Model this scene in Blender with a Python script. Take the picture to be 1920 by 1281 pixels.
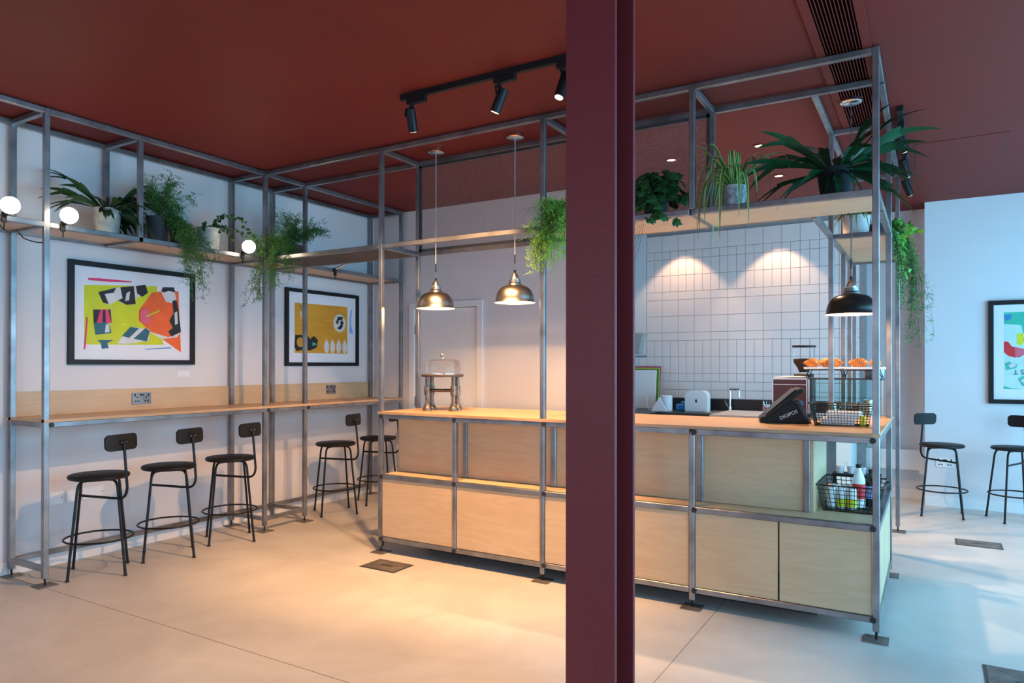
import bpy, bmesh, math, random
from mathutils import Vector, Matrix, Euler
for o in list(bpy.data.objects): bpy.data.objects.remove(o)
S = bpy.context.scene; COL = S.collection
R = math.radians; PI = math.pi
# ------------------------------------------------------------------ camera, world, large lights, exposure
cam = bpy.data.objects.new('camera', bpy.data.cameras.new('camera')); COL.objects.link(cam)
cam.location = (0, 0, 1.36)
cam.rotation_euler = Euler((R(90.2368), R(-0.0537), R(30.7152)), 'XYZ')
cam.data.sensor_width = 36; cam.data.lens = 1321.7 / 1920 * 36; cam.data.shift_y = 38.1 / 1920
cam.data.clip_start = 0.05
S.camera = cam
S.view_settings.view_transform = 'Standard'; S.view_settings.look = 'None'
S.view_settings.gamma = 1; S.view_settings.use_curve_mapping = False
S.view_settings.exposure = 0.0
W = bpy.data.worlds.new('world'); S.world = W; W.use_nodes = True
W.node_tree.nodes['Background'].inputs[0].default_value = (.55, .75, 1, 1)
W.node_tree.nodes['Background'].inputs[1].default_value = 1.0
def area(name, loc, rot, sx, sy, power, col):
    l = bpy.data.lights.new(name, 'AREA'); l.shape = 'RECTANGLE'; l.size = sx; l.size_y = sy; l.energy = power; l.color = col
    o = bpy.data.objects.new(name, l); COL.objects.link(o); o.location = loc; o.rotation_euler = rot; return o
DAY = (.20, .65, 1.0)
area('daylight_front_window', (-1.6, -3.12, 1.55), (R(90), 0, 0), 6.6, 2.3, 66, (.70, .76, 1.0))      # shop window behind the camera
area('daylight_side_window', (2.52, 4.2, 1.45), (R(90), 0, R(90)), 6.6, 2.5, 420, DAY)          # shop window on the right
def spot(name, loc, target, power, angle, col, blend=.5, rad=.03):
    l = bpy.data.lights.new(name, 'SPOT'); l.energy = power; l.spot_size = R(angle); l.spot_blend = blend; l.color = col; l.shadow_soft_size = rad
    o = bpy.data.objects.new(name, l); COL.objects.link(o); o.location = loc
    o.rotation_euler = (Vector(target) - Vector(loc)).to_track_quat('-Z', 'Y').to_euler(); return o
def point(name, loc, power, col, rad=.03):
    l = bpy.data.lights.new(name, 'POINT'); l.energy = power; l.color = col; l.shadow_soft_size = rad
    o = bpy.data.objects.new(name, l); COL.objects.link(o); o.location = loc; return o
WARM = (1.0, .54, .225)
# ------------------------------------------------------------------ materials
def mat(name): 
    m = bpy.data.materials.new(name); m.use_nodes = True; return m, m.node_tree, m.node_tree.nodes['Principled BSDF']
def simple(name, col, rough=.5, metal=0, noise=0, nscale=20, bump=0, spec=.5):
    m, t, b = mat(name)
    b.inputs['Base Color'].default_value = (*col, 1); b.inputs['Roughness'].default_value = rough; b.inputs['Metallic'].default_value = metal
    b.inputs['Specular IOR Level'].default_value = spec
    if noise or bump:
        tc = t.nodes.new('ShaderNodeTexCoord'); n = t.nodes.new('ShaderNodeTexNoise'); n.inputs['Scale'].default_value = nscale; n.inputs['Detail'].default_value = 5
        t.links.new(tc.outputs['Object'], n.inputs['Vector'])
        if noise:
            r = t.nodes.new('ShaderNodeValToRGB')
            r.color_ramp.elements[0].position = .3; r.color_ramp.elements[1].position = .7
            r.color_ramp.elements[0].color = (*[c * (1 - noise) for c in col], 1); r.color_ramp.elements[1].color = (*[min(1, c * (1 + noise)) for c in col], 1)
            t.links.new(n.outputs['Fac'], r.inputs['Fac']); t.links.new(r.outputs['Color'], b.inputs['Base Color'])
        if bump:
            bp = t.nodes.new('ShaderNodeBump'); bp.inputs['Strength'].default_value = bump; bp.inputs['Distance'].default_value = .005
            t.links.new(n.outputs['Fac'], bp.inputs['Height']); t.links.new(bp.outputs['Normal'], b.inputs['Normal'])
    return m
def emit(name, col, st):
    m, t, b = mat(name); b.inputs['Base Color'].default_value = (*col, 1)
    b.inputs['Emission Color'].default_value = (*col, 1); b.inputs['Emission Strength'].default_value = st; return m
def glassy(name, tint=(1, 1, 1), refl=.12):
    m = bpy.data.materials.new(name); m.use_nodes = True; t = m.node_tree; t.nodes.clear()
    o = t.nodes.new('ShaderNodeOutputMaterial'); mx = t.nodes.new('ShaderNodeMixShader'); tr = t.nodes.new('ShaderNodeBsdfTransparent'); gl = t.nodes.new('ShaderNodeBsdfGlossy')
    lw = t.nodes.new('ShaderNodeLayerWeight'); lw.inputs['Blend'].default_value = refl
    tr.inputs[0].default_value = (*tint, 1); gl.inputs['Roughness'].default_value = .02
    mu = t.nodes.new('ShaderNodeMath'); mu.operation = 'MULTIPLY'; mu.inputs[1].default_value = .45; t.links.new(lw.outputs['Fresnel'], mu.inputs[0]); t.links.new(mu.outputs[0], mx.inputs[0]); t.links.new(tr.outputs[0], mx.inputs[1]); t.links.new(gl.outputs[0], mx.inputs[2]); t.links.new(mx.outputs[0], o.inputs[0])
    return m
def plywood(name, c0, c1, axis=0, rough=.42):
    m, t, b = mat(name); tc = t.nodes.new('ShaderNodeTexCoord'); mp = t.nodes.new('ShaderNodeMapping')
    sc = [9, 9, 9]; sc[axis] = 1.1; mp.inputs['Scale'].default_value = sc
    n = t.nodes.new('ShaderNodeTexNoise'); n.inputs['Scale'].default_value = 1.0; n.inputs['Detail'].default_value = 4; n.inputs['Distortion'].default_value = 1.6
    n2 = t.nodes.new('ShaderNodeTexNoise'); n2.inputs['Scale'].default_value = 2.2; n2.inputs['Detail'].default_value = 3
    w = t.nodes.new('ShaderNodeMath'); w.operation = 'MULTIPLY'; w.inputs[1].default_value = 9
    fr = t.nodes.new('ShaderNodeMath'); fr.operation = 'PINGPONG'; fr.inputs[1].default_value = 1
    mx = t.nodes.new('ShaderNodeMath'); mx.operation = 'MULTIPLY_ADD'; mx.inputs[1].default_value = .28
    r = t.nodes.new('ShaderNodeValToRGB'); r.color_ramp.elements[0].color = (*c0, 1); r.color_ramp.elements[1].color = (*c1, 1)
    r.color_ramp.elements[0].position = .25; r.color_ramp.elements[1].position = .95
    oi = t.nodes.new('ShaderNodeObjectInfo'); ad = t.nodes.new('ShaderNodeVectorMath'); ad.operation = 'ADD'
    ml = t.nodes.new('ShaderNodeMath'); ml.operation = 'MULTIPLY'; ml.inputs[1].default_value = 37
    L = t.links.new
    L(oi.outputs['Random'], ml.inputs[0]); L(tc.outputs['Object'], ad.inputs[0]); L(ml.outputs[0], ad.inputs[1])
    L(ad.outputs[0], mp.inputs['Vector']); L(mp.outputs[0], n.inputs['Vector']); L(ad.outputs[0], n2.inputs['Vector'])
    L(n.outputs['Fac'], w.inputs[0]); L(w.outputs[0], fr.inputs[0]); L(fr.outputs[0], mx.inputs[0]); L(n2.outputs['Fac'], mx.inputs[2]); L(mx.outputs[0], r.inputs['Fac'])
    L(r.outputs['Color'], b.inputs['Base Color']); b.inputs['Roughness'].default_value = rough
    return m
M = {}
M['wall'] = simple('painted_wall', (.70, .675, .69), .75, noise=.015, nscale=3, bump=.05)
M['trimwhite'] = simple('white_trim', (.8, .79, .79), .45, noise=.01)
M['ceil'] = simple('oxblood_ceiling', (.150, .017, .011), .62, noise=.05, nscale=1.5, spec=.25)
M['colm'] = simple('oxblood_steel', (.185, .021, .026), .5, noise=.08, nscale=60, bump=.2)
M['steel'] = simple('raw_steel', (.26, .26, .27), .34, .85, noise=.3, nscale=7)
M['steeld'] = simple('dark_steel', (.10, .10, .11), .4, .8, noise=.2, nscale=9)
M['black'] = simple('black_metal', (.007, .007, .008), .45, 0, noise=.1, spec=.3)
M['blackwood'] = simple('black_wood', (.008, .007, .007), .5, noise=.25, nscale=14, spec=.3)
M['rubber'] = simple('black_rubber', (.015, .015, .015), .6, noise=.1)
M['ply'] = plywood('birch_plywood', (.53, .355, .205), (.65, .465, .285), 0)
M['plyy'] = plywood('birch_plywood_along', (.53, .35, .20), (.65, .455, .275), 1)
M['plytop'] = plywood('oiled_plywood', (.47, .27, .13), (.58, .36, .19), 0, .35); M['plytopy'] = plywood('oiled_plywood_along', (.47, .27, .13), (.58, .36, .19), 1, .35)
M['void'] = simple('grille_void', (.002, .001, .001), 1, noise=.1, spec=0)
M['plyedge'] = plywood('plywood_edge', (.30, .17, .09), (.52, .34, .2), 0)
M['brass'] = simple('aged_nickel', (.30, .285, .27), .36, 1, noise=.12, nscale=6)
M['brassl'] = simple('brushed_nickel', (.72, .68, .63), .28, 1, noise=.08)
M['whiteen'] = simple('white_enamel', (.85, .8, .72), .4, noise=.02)
M['chrome'] = simple('chrome', (.8, .8, .8), .15, 1, noise=.03)
M['blackshade'] = simple('black_shade', (.02, .018, .017), .28, .4, noise=.1)
M['white'] = simple('white_plastic', (.82, .82, .82), .35, noise=.01)
M['paper'] = simple('paper', (.80, .80, .84), .7, noise=.01)
M['cord'] = simple('grey_cord', (.45, .43, .42), .6, noise=.05)
M['glass'] = glassy('clear_glass'); M['glassp'] = glassy('picture_glass', (1, 1, 1), .1); M['glassteal'] = glassy('teal_glass', (.90, .97, .97), .12)
M['domeglass'] = glassy('dome_glass', (.97, .97, .97), .3)
M['bulb'] = emit('lit_bulb', (1.0, .80, .55), 22)
M['bulbsoft'] = emit('lit_lamp', (1.0, .78, .5), 9)
M['mesh'] = simple('expanded_metal', (.30, .27, .27), .45, .8, noise=.1)
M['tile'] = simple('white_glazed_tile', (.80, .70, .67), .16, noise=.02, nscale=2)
M['grout'] = simple('grey_grout', (.30, .27, .26), .9, noise=.1)
M['kblack'] = simple('black_laminate', (.012, .012, .014), .35, noise=.15)
M['steelsink'] = simple('sink_steel', (.6, .58, .55), .3, 1, noise=.05)
M['potpale'] = simple('pale_stone_pot', (.42, .44, .41), .85, noise=.3, nscale=18, bump=.3)
M['potdark'] = simple('charcoal_pot', (.05, .05, .06), .7, noise=.2)
M['potblack'] = simple('black_pot', (.012, .014, .017), .7, noise=.2, spec=.25)
M['potbrown'] = simple('brown_pot', (.16, .10, .08), .8, noise=.2)
M['zinc'] = simple('zinc_pot', (.36, .38, .40), .5, .6, noise=.5, nscale=30)
M['potwhite'] = simple('white_pot', (.6, .6, .6), .5, noise=.05)
M['soil'] = simple('soil', (.03, .02, .015), .95, noise=.4, nscale=40)
def leafmat(name, c, rough=.45, noise=.35, ns=8):
    m = simple(name, c, rough, noise=noise, nscale=ns); b = m.node_tree.nodes['Principled BSDF']
    b.inputs['Specular IOR Level'].default_value = .25; return m
M['leafdark'] = leafmat('staghorn_leaf', (.022, .058, .022)); M['fern'] = leafmat('fern_green', (.06, .17, .035)); M['fernlight'] = leafmat('fern_bright', (.22, .42, .05))
M['ivy'] = leafmat('ivy_green', (.02, .085, .022), .35); M['stag'] = leafmat('fern_frond', (.012, .062, .024), .42); M['round'] = leafmat('round_leaf', (.05, .12, .03))
M['vine'] = leafmat('vine_leaf', (.10, .33, .05)); M['pearl'] = leafmat('pearl_leaf', (.10, .28, .07)); M['cactus'] = leafmat('striped_leaf', (.30, .28, .10)); M['stem'] = leafmat('plant_stem', (.10, .12, .04))
def spidermat():
    m, t, b = mat('striped_ribbon_leaf'); uv = t.nodes.new('ShaderNodeUVMap'); sp = t.nodes.new('ShaderNodeSeparateXYZ')
    a = t.nodes.new('ShaderNodeMath'); a.operation = 'SUBTRACT'; a.inputs[1].default_value = .5
    c = t.nodes.new('ShaderNodeMath'); c.operation = 'ABSOLUTE'; r = t.nodes.new('ShaderNodeValToRGB')
    r.color_ramp.elements[0].position = .28; r.color_ramp.elements[0].color = (.06, .2, .03, 1); r.color_ramp.elements[1].position = .34; r.color_ramp.elements[1].color = (.45, .55, .2, 1)
    t.links.new(uv.outputs[0], sp.inputs[0]); t.links.new(sp.outputs[0], a.inputs[0]); t.links.new(a.outputs[0], c.inputs[0]); t.links.new(c.outputs[0], r.inputs[0]); t.links.new(r.outputs[0], b.inputs['Base Color'])
    b.inputs['Roughness'].default_value = .4; return m
M['spider'] = spidermat()
def concrete():
    m, t, b = mat('polished_concrete'); L = t.links.new; tc = t.nodes.new('ShaderNodeTexCoord')
    n = t.nodes.new('ShaderNodeTexNoise'); n.inputs['Scale'].default_value = 1.6; n.inputs['Detail'].default_value = 9; n.inputs['Roughness'].default_value = .62; n.inputs['Distortion'].default_value = .5
    r = t.nodes.new('ShaderNodeValToRGB'); r.color_ramp.elements[0].position = .28; r.color_ramp.elements[0].color = (.44, .41, .38, 1); r.color_ramp.elements[1].position = .72; r.color_ramp.elements[1].color = (.60, .57, .535, 1)
    L(tc.outputs['Object'], n.inputs['Vector']); L(n.outputs['Fac'], r.inputs['Fac']); L(r.outputs[0], b.inputs['Base Color'])
    n2 = t.nodes.new('ShaderNodeTexNoise'); n2.inputs['Scale'].default_value = 5; n2.inputs['Detail'].default_value = 6
    r2 = t.nodes.new('ShaderNodeMapRange'); r2.inputs['To Min'].default_value = .3; r2.inputs['To Max'].default_value = .52
    L(tc.outputs['Object'], n2.inputs['Vector']); L(n2.outputs['Fac'], r2.inputs['Value']); L(r2.outputs[0], b.inputs['Roughness'])
    return m
M['floor'] = concrete()
M['flid'] = simple('worn_steel_lid', (.20, .17, .15), .5, .6, noise=.35, nscale=14)
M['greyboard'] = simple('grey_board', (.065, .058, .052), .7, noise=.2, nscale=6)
# ------------------------------------------------------------------ mesh helpers
class MB:
    def __init__(s): s.bm = bmesh.new(); s.uv = None
    def box(s, x0, x1, y0, y1, z0, z1):
        v = [s.bm.verts.new((x, y, z)) for z in (z0, z1) for x, y in ((x0, y0), (x1, y0), (x1, y1), (x0, y1))]
        for q in ((3, 2, 1, 0), (4, 5, 6, 7), (0, 1, 5, 4), (1, 2, 6, 5), (2, 3, 7, 6), (3, 0, 4, 7)): s.bm.faces.new([v[i] for i in q])
        return s
    def tube(s, pts, r, n=8, closed=False, caps=True):
        pts = [Vector(p) for p in pts]; N = len(pts); rs = r if isinstance(r, (list, tuple)) else [r] * N
        rings = []; ref = None
        for i, p in enumerate(pts):
            a = pts[(i - 1) % N] if (closed or i > 0) else p; c = pts[(i + 1) % N] if (closed or i < N - 1) else p
            t = (c - a).normalized()
            if ref is None: ref = t.orthogonal().normalized()
            else:
                ref = ref - t * ref.dot(t)
                ref = ref.normalized() if ref.length > 1e-6 else t.orthogonal().normalized()
            bn = t.cross(ref)
            rings.append([s.bm.verts.new(p + (ref * math.cos(2 * PI * k / n) + bn * math.sin(2 * PI * k / n)) * rs[i]) for k in range(n)])
        for i in range(N if closed else N - 1):
            A, B = rings[i], rings[(i + 1) % N]
            off = 0
            if closed and i == N - 1:
                off = min(range(n), key=lambda o: (A[0].co - B[o].co).length)
            for k in range(n): s.bm.faces.new((A[k], A[(k + 1) % n], B[(k + 1 + off) % n], B[(k + off) % n]))
        if caps and not closed:
            s.bm.faces.new(rings[0][::-1]); s.bm.faces.new(rings[-1])
        return s
    def lathe(s, prof, n=32, c=(0, 0, 0), close=False):
        c = Vector(c); rings = []
        for r, z in prof:
            if r < 1e-5: rings.append([s.bm.verts.new(c + Vector((0, 0, z)))])
            else: rings.append([s.bm.verts.new(c + Vector((r * math.cos(2 * PI * k / n), r * math.sin(2 * PI * k / n), z))) for k in range(n)])
        for A, B in zip(rings, rings[1:]):
            for k in range(n):
                j = (k + 1) % n
                if len(A) == 1 and len(B) == 1: break
                if len(A) == 1: s.bm.faces.new((A[0], B[j], B[k]))
                elif len(B) == 1: s.bm.faces.new((A[k], A[j], B[0]))
                else: s.bm.faces.new((A[k], A[j], B[j], B[k]))
        return s
    def prism(s, poly, f, d0, d1):     # polygon in 2D, f(a,b,d) -> 3D
        A = [s.bm.verts.new(f(a, b, d0)) for a, b in poly]; B = [s.bm.verts.new(f(a, b, d1)) for a, b in poly]; n = len(poly)
        s.bm.faces.new(A[::-1]); s.bm.faces.new(B)
        for i in range(n): s.bm.faces.new((A[i], A[(i + 1) % n], B[(i + 1) % n], B[i]))
        return s
    def sphere(s, c, r, u=16, v=10, sc=(1, 1, 1)):
        prof = [(max(0, math.sin(PI * i / v)) * r, -math.cos(PI * i / v) * r) for i in range(v + 1)]
        k = len(s.bm.verts); s.lathe(prof, u, (0, 0, 0)); s.bm.verts.ensure_lookup_table()
        for w in s.bm.verts[k:]: w.co = Vector((w.co.x * sc[0], w.co.y * sc[1], w.co.z * sc[2])) + Vector(c)
        return s
    def ribbon(s, pts, wid, side, fold=0.0):
        if s.uv is None: s.uv = s.bm.loops.layers.uv.new('UVMap')
        pts = [Vector(p) for p in pts]; N = len(pts); rows = []
        for i, p in enumerate(pts):
            t = (pts[min(N - 1, i + 1)] - pts[max(0, i - 1)]).normalized()
            sd = Vector(side); sd = (sd - t * sd.dot(t)); sd = sd.normalized() if sd.length > 1e-4 else t.orthogonal().normalized()
            nn = t.cross(sd); w = wid[i] if isinstance(wid, (list, tuple)) else wid
            rows.append([s.bm.verts.new(p + sd * w * k + nn * fold * abs(k) * w) for k in (-.5, 0, .5)])
        for i in range(N - 1):
            for k in (0, 1):
                f = s.bm.faces.new((rows[i][k], rows[i][k + 1], rows[i + 1][k + 1], rows[i + 1][k]))
                for l, (a, b) in zip(f.loops, ((k * .5, i), (k * .5 + .5, i), (k * .5 + .5, i + 1), (k * .5, i + 1))): l[s.uv].uv = (a, b / N)
        return s
    def mesh(s, name, bev=0, smooth=False, ang=40):
        if bev:
            bmesh.ops.bevel(s.bm, geom=[e for e in s.bm.edges], offset=bev, segments=1, affect='EDGES', clamp_overlap=True)
        bmesh.ops.recalc_face_normals(s.bm, faces=s.bm.faces)
        me = bpy.data.meshes.new(name); s.bm.to_mesh(me); s.bm.free()
        if smooth:
            for p in me.polygons: p.use_smooth = True
            try: me.set_sharp_from_angle(angle=R(ang))
            except Exception: pass
        return me
    def build(s, name, m, parent=None, bev=0, smooth=False, loc=None, kind=None, label=None):
        return obj(name, s.mesh(name, bev, smooth), m, parent, loc, kind, label)
def obj(name, me, m, parent=None, loc=None, kind=None, label=None):
    o = bpy.data.objects.new(name, me); COL.objects.link(o)
    if m is not None and len(me.materials) == 0: me.materials.append(M[m] if isinstance(m, str) else m)
    if parent: o.parent = parent
    if loc is not None: o.location = loc
    if kind: o['kind'] = kind
    if label: o['label'] = label
    return o
def tag(o, label, cat, group=None):
    o['label'] = label; o['category'] = cat
    if group: o['group'] = group
    return o
def thing(name, label, cat, loc=(0, 0, 0), rz=0, group=None):
    o = bpy.data.objects.new(name, None); COL.objects.link(o); o.location = loc; o.rotation_euler = (0, 0, rz); o.empty_display_size = .1
    return tag(o, label, cat, group)
def copy_thing(src, loc, rz, label, group=None):
    r = src.copy(); COL.objects.link(r); r.location = loc; r.rotation_euler = (0, 0, rz); r['label'] = label
    if group: r['group'] = group
    for ch in list(src.children):
        c = ch.copy(); COL.objects.link(c); c.parent = r
        for g in list(ch.children):
            d = g.copy(); COL.objects.link(d); d.parent = c
    return r
def struct(name, mb, m, bev=0, parent=None):
    o = mb.build(name, m, parent, bev)
    if not parent: o['kind'] = 'structure'
    return o
def BX(*a): return MB().box(*a)
# ------------------------------------------------------------------ setting
CZ = 2.945; LX = -5.125; BY = 5.73; KY = 8.12; RY = 8.28; RX = 2.4; FY = -3.0; PY = 7.95
fl = struct('floor', BX(LX - .2, RX + .2, FY - .2, KY + .2, -.12, 0), 'floor')
# saw cuts in the slab, recessed dark sealant strips
M['joint'] = simple('joint_sealant', (.22, .20, .18), .8, noise=.1)
BX(LX, -1.02, 2.2365, 2.2405, 0, .0006).build('joint', 'joint', fl); BX(-1.022, -1.018, FY, 4.2, 0, .0006).build('joint', 'joint', fl)
struct('ceiling', BX(LX - .2, RX + .2, FY - .2, KY + .2, CZ, CZ + .15), 'ceil')
struct('wall_left', BX(LX - .15, LX, FY - .2, KY + .15, 0, CZ), 'wall')
struct('baseboard_left', BX(LX, LX + .014, FY, BY, 0, .085), 'trimwhite')
# back wall with door opening
DX0, DX1, DZ = -4.57, -3.79, 1.93
wb = MB(); wb.box(LX, DX0, BY, BY + .12, 0, CZ); wb.box(DX1, -2.5, BY, BY + .12, 0, CZ); wb.box(DX0, DX1, BY, BY + .12, DZ, CZ)
struct('wall_back', wb, 'wall')
d = struct('door_1', BX(DX0 + .005, DX1 - .006, BY + .012, BY + .05, .008, DZ - .006), 'trimwhite')
tr = MB(); tr.box(DX0 - .06, DX0, BY - .018, BY, 0, DZ + .06); tr.box(DX1, DX1 + .06, BY - .018, BY, 0, DZ + .06); tr.box(DX0, DX1, BY - .018, BY, DZ, DZ + .06)
struct('trim_1', tr, 'trimwhite')
for z in (.25, .98, 1.72):
    BX(DX0 - .006, DX0 + .012, BY - .004, BY + .014, z - .05, z + .05).build('hinge', 'steel', d)
# kitchen wall with separate tiles
kw = MB(); kw.box(-3.6, -.58, KY, KY + .28, 0, CZ); wk = struct('wall_kitchen', kw, 'grout')
struct('wall_recess', BX(-.58, -.05, RY, RY + .12, 0, CZ), 'wall')
pl = MB(); pl.box(-3.6, -2.94, KY - .016, KY, 1.47, CZ); struct('wall_plaster', pl, 'wall')
tiles = {}
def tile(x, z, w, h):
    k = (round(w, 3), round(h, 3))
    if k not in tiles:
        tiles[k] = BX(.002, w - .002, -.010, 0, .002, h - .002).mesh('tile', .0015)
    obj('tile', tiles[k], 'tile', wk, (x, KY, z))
P = .1917
rows = [(.966, .5, 'S'), (1.064, .5, 'S'), (1.162, .5, 'V'), (1.26, 1, 'V'), (1.456, 1, 'V'), (1.652, .5, 'S'), (1.75, 1, 'S'), (1.946, 1, 'S'), (2.142, .5, 'S'), (2.24, 1, 'V'), (2.436, 1, 'V'), (2.632, .5, 'V'), (2.73, 1, 'S')]
for z, hf, ty in [(1.36 + (z_ - 1.36) * .978, a_, b_) for z_, a_, b_ in rows]:
    for c in range(-3, 12):
        x = -2.935 + c * P
        if c < 0 and z > 1.4: continue
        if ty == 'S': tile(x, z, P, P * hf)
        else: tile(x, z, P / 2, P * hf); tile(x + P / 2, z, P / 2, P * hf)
struct('wall_side_kitchen', BX(-3.75, -3.6, BY + .12, KY + .12, 0, CZ), 'wall')
struct('wall_right_back', BX(-.05, RX + .15, PY, KY + .12, 0, CZ), 'wall')
b = MB(); b.box(-.05, RX, PY - .014, PY, 0, .09); b.box(-.58, -.05, RY - .014, RY, 0, .09); struct('baseboard_right', b, 'trimwhite')
# shop-window walls (behind and right of the camera)
w = MB(); w.box(LX - .15, RX + .15, FY - .15, FY, 2.75, CZ); w.box(LX - .15, -4.95, FY - .15, FY, 0, 2.75); w.box(1.75, RX + .15, FY - .15, FY, 0, 2.75); w.box(-4.95, 1.75, FY - .15, FY, 0, .35)
struct('wall_front', w, 'wall')
w = MB(); w.box(RX, RX + .15, FY, KY, 2.75, CZ); w.box(RX, RX + .15, FY, .85, 0, 2.75); w.box(RX, RX + .15, 7.55, KY, 0, 2.75); w.box(RX, RX + .15, .85, 7.55, 0, .12)
struct('wall_right', w, 'wall')
w1 = MB()
for i in range(6): x = -4.95 + i * 6.7 / 5; w1.box(x - .03, x + .03, FY - .1, FY - .04, .35, 2.75)
w1.box(-4.95, 1.75, FY - .1, FY - .04, .35, .41); w1.box(-4.95, 1.75, FY - .1, FY - .04, 2.69, 2.75); w1.box(-4.95, 1.75, FY - .1, FY - .04, 2.1, 2.16)
wn = struct('window_1', w1, 'steeld'); BX(-4.95, 1.75, FY - .073, FY - .069, .41, 2.69).build('pane', 'glass', wn)
w2 = MB()
for i in range(6): y = .85 + i * 6.7 / 5; w2.box(RX + .04, RX + .1, y - .03, y + .03, .12, 2.75)
w2.box(RX + .04, RX + .1, .85, 7.55, .12, .18); w2.box(RX + .04, RX + .1, .85, 7.55, 2.69, 2.75)
wn = struct('window_2', w2, 'steeld'); BX(RX + .069, RX + .073, .85, 7.55, .18, 2.69).build('pane', 'glass', wn)
# steel H column in the foreground
col = thing('steel_column', 'oxblood painted steel H-section column from floor to ceiling', 'column', (-1.08, 2.48, 0))
BX(-.1, .1, -.1, -.083, 0, CZ).build('flange', 'colm', col, .003); BX(-.1, .1, .083, .1, 0, CZ).build('flange', 'colm', col, .003); BX(-.006, .006, -.083, .083, 0, CZ).build('web', 'colm', col)
BX(-.088, -.082, -.083, .083, 0, CZ).build('casing', 'colm', col)
# ------------------------------------------------------------------ steel frames
s = .016
Z = dict(t=2.918, s=2.218, w=.986, m=.551, b=.102)
XF, XB = -4.674, -5.084
XE, XM, XH, XI, XG = -3.431, -2.774, -2.099, -1.150, -.2326
YA, YC, YD, Y6 = 2.2586, 3.9167, 4.345, 5.635
XK = -.575
def member(par, name, x0, x1, y0, y1, z0, z1, m='steel'): return BX(x0, x1, y0, y1, z0, z1).build(name, m, par, .0025)
def post(par, x, y, z0, z1, foot=True):
    member(par, 'post', x - s, x + s, y - s, y + s, z0, z1)
    if foot and z0 < .2:
        f = BX(x - .055, x + .055, y - .055, y + .055, 0, .006).build('foot_plate', 'flid', par)
        MB().tube([(x, y, .006), (x, y, z0 + .01)], .006, 8).build('levelling_rod', 'black', par)
def railx(par, x0, x1, y, z): return member(par, 'rail', x0 + s, x1 - s, y - s, y + s, z - s, z + s)
def raily(par, x, y0, y1, z): return member(par, 'rail', x - s, x + s, y0 + s, y1 - s, z - s, z + s)
def knob(par, x, y, z, ax):
    a, c = ((x, y - s - .006, z), (x, y - s + .004, z)) if ax == 'y' else ((x + s - .004, y, z), (x + s + .006, y, z))
    MB().tube([a, c], .015, 10).build('connector', 'rubber', par)
lf = thing('steel_shelving', 'raw steel tube shelving frame standing along the left wall with upper shelf', 'shelving', (0, 0, 0))
ZT = Z['t'] + s
YL = 1.05
for y in (YA, YC, YD, Y6): post(lf, XF, y, .045, ZT)
for y in (YA, YC, YD, Y6): post(lf, XB, y, .045, ZT)
post(lf, XF, YL, Z['s'] - s, ZT, False); post(lf, XB, YL, .045, ZT)
YM = 2.857
post(lf, XF, YM, Z['s'] - s, Z['t'] - s, False); post(lf, XB, YM, Z['s'] - s, Z['t'] - s, False)
ys = [YL, YA, YC, YD, Y6]
for a, b_ in zip(ys, ys[1:]):
    for z in (Z['t'], Z['s']):
        raily(lf, XF, a, b_, z); raily(lf, XB, a, b_, z)
    if a != YL: raily(lf, XF, a, b_, Z['w']); raily(lf, XB, a, b_, Z['b'])
raily(lf, XF, YC, YD, Z['b'])
for y in ys + [YM]:
    railx(lf, XB, XF, y, Z['t']); railx(lf, XB, XF, y, Z['s'])
for y in (YA, YC, YD, Y6): railx(lf, XB, XF, y, Z['w']); 
for y in (YA, YC, YD): railx(lf, XB, XF, y, Z['b'])
for y in (YA, YC, YD): knob(lf, XF, y + s + .012, Z['w'], 'x')
for a, b_ in ((YL, YA), (YA, YM), (YM, YC), (YC, YD), (YD, Y6)):
    BX(XB - s, XF - s, a + s + .001, b_ - s - .001, Z['s'] + .001, Z['s'] + .015).build('shelf_board', 'plyy', lf)
# left worktop and upstand
tag(BX(LX + .003, XF + s + .004, YA - s, Y6 + s, Z['w'] + s, Z['w'] + s + .018).build('wall_worktop', 'plytopy'), 'long narrow birch plywood worktop fixed along the left wall above the stools', 'worktop')
zw0 = Z['w'] + s + .018
tag(BX(LX + .001, LX + .02, YA + .01, YD - .02, zw0, 1.18).build('upstand_board', 'plyy'), 'longer plywood upstand board behind the wall worktop under the larger print', 'board')
tag(BX(LX + .001, LX + .02, YD - .018, 5.70, zw0, 1.18).build('upstand_board', 'plyy'), 'shorter plywood upstand board behind the wall worktop under the orange print', 'board')
# counter frame with bridge and right return
cf = thing('service_counter', 'raw steel counter frame with plywood panels, overhead shelf and mesh screen', 'counter', (0, 0, 0))
for x in (XE, XH, XG): post(cf, x, YC, .045, ZT)
post(cf, XI, YC, .045, Z['w'] - s); post(cf, XI, YC, Z['s'] + s, ZT, False); post(cf, XI, YD, Z['s'] + s, ZT, False)
post(cf, XE, YD, Z['w'] + s, ZT, False)
post(cf, XH, YD, Z['w'] + s, Z['t'] - s, False)
post(cf, XM, YC, Z['b'] - s, Z['w'] - s, False)
YR = (5.17, 6.56)
for y in YR: post(cf, XG, y, .045, ZT)
post(cf, XK, YR[0], Z['w'] + s, ZT, False)
for y in (5.95, 6.42, 6.87): post(cf, XK, y, Z['w'] + s, ZT, False)
xs = [XF, XE, XH, XI, XG]
for a, b_ in zip(xs, xs[1:]):
    railx(cf, a, b_, YC, Z['t']); railx(cf, a, b_, YC, Z['s'])
    railx(cf, a, b_, YD, Z['t']); railx(cf, a, b_ if b_ != XG else XK, YD, Z['s'])
for x in (XE, XH, XI, XG):
    raily(cf, x, YC, YD, Z['t']); raily(cf, x, YC, YD, Z['s'])
xs = [XE, XH, XI, XG]
for a, b_ in zip(xs, xs[1:]):
    for z in ('w', 'm', 'b'): railx(cf, a, b_, YC, Z[z])
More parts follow.
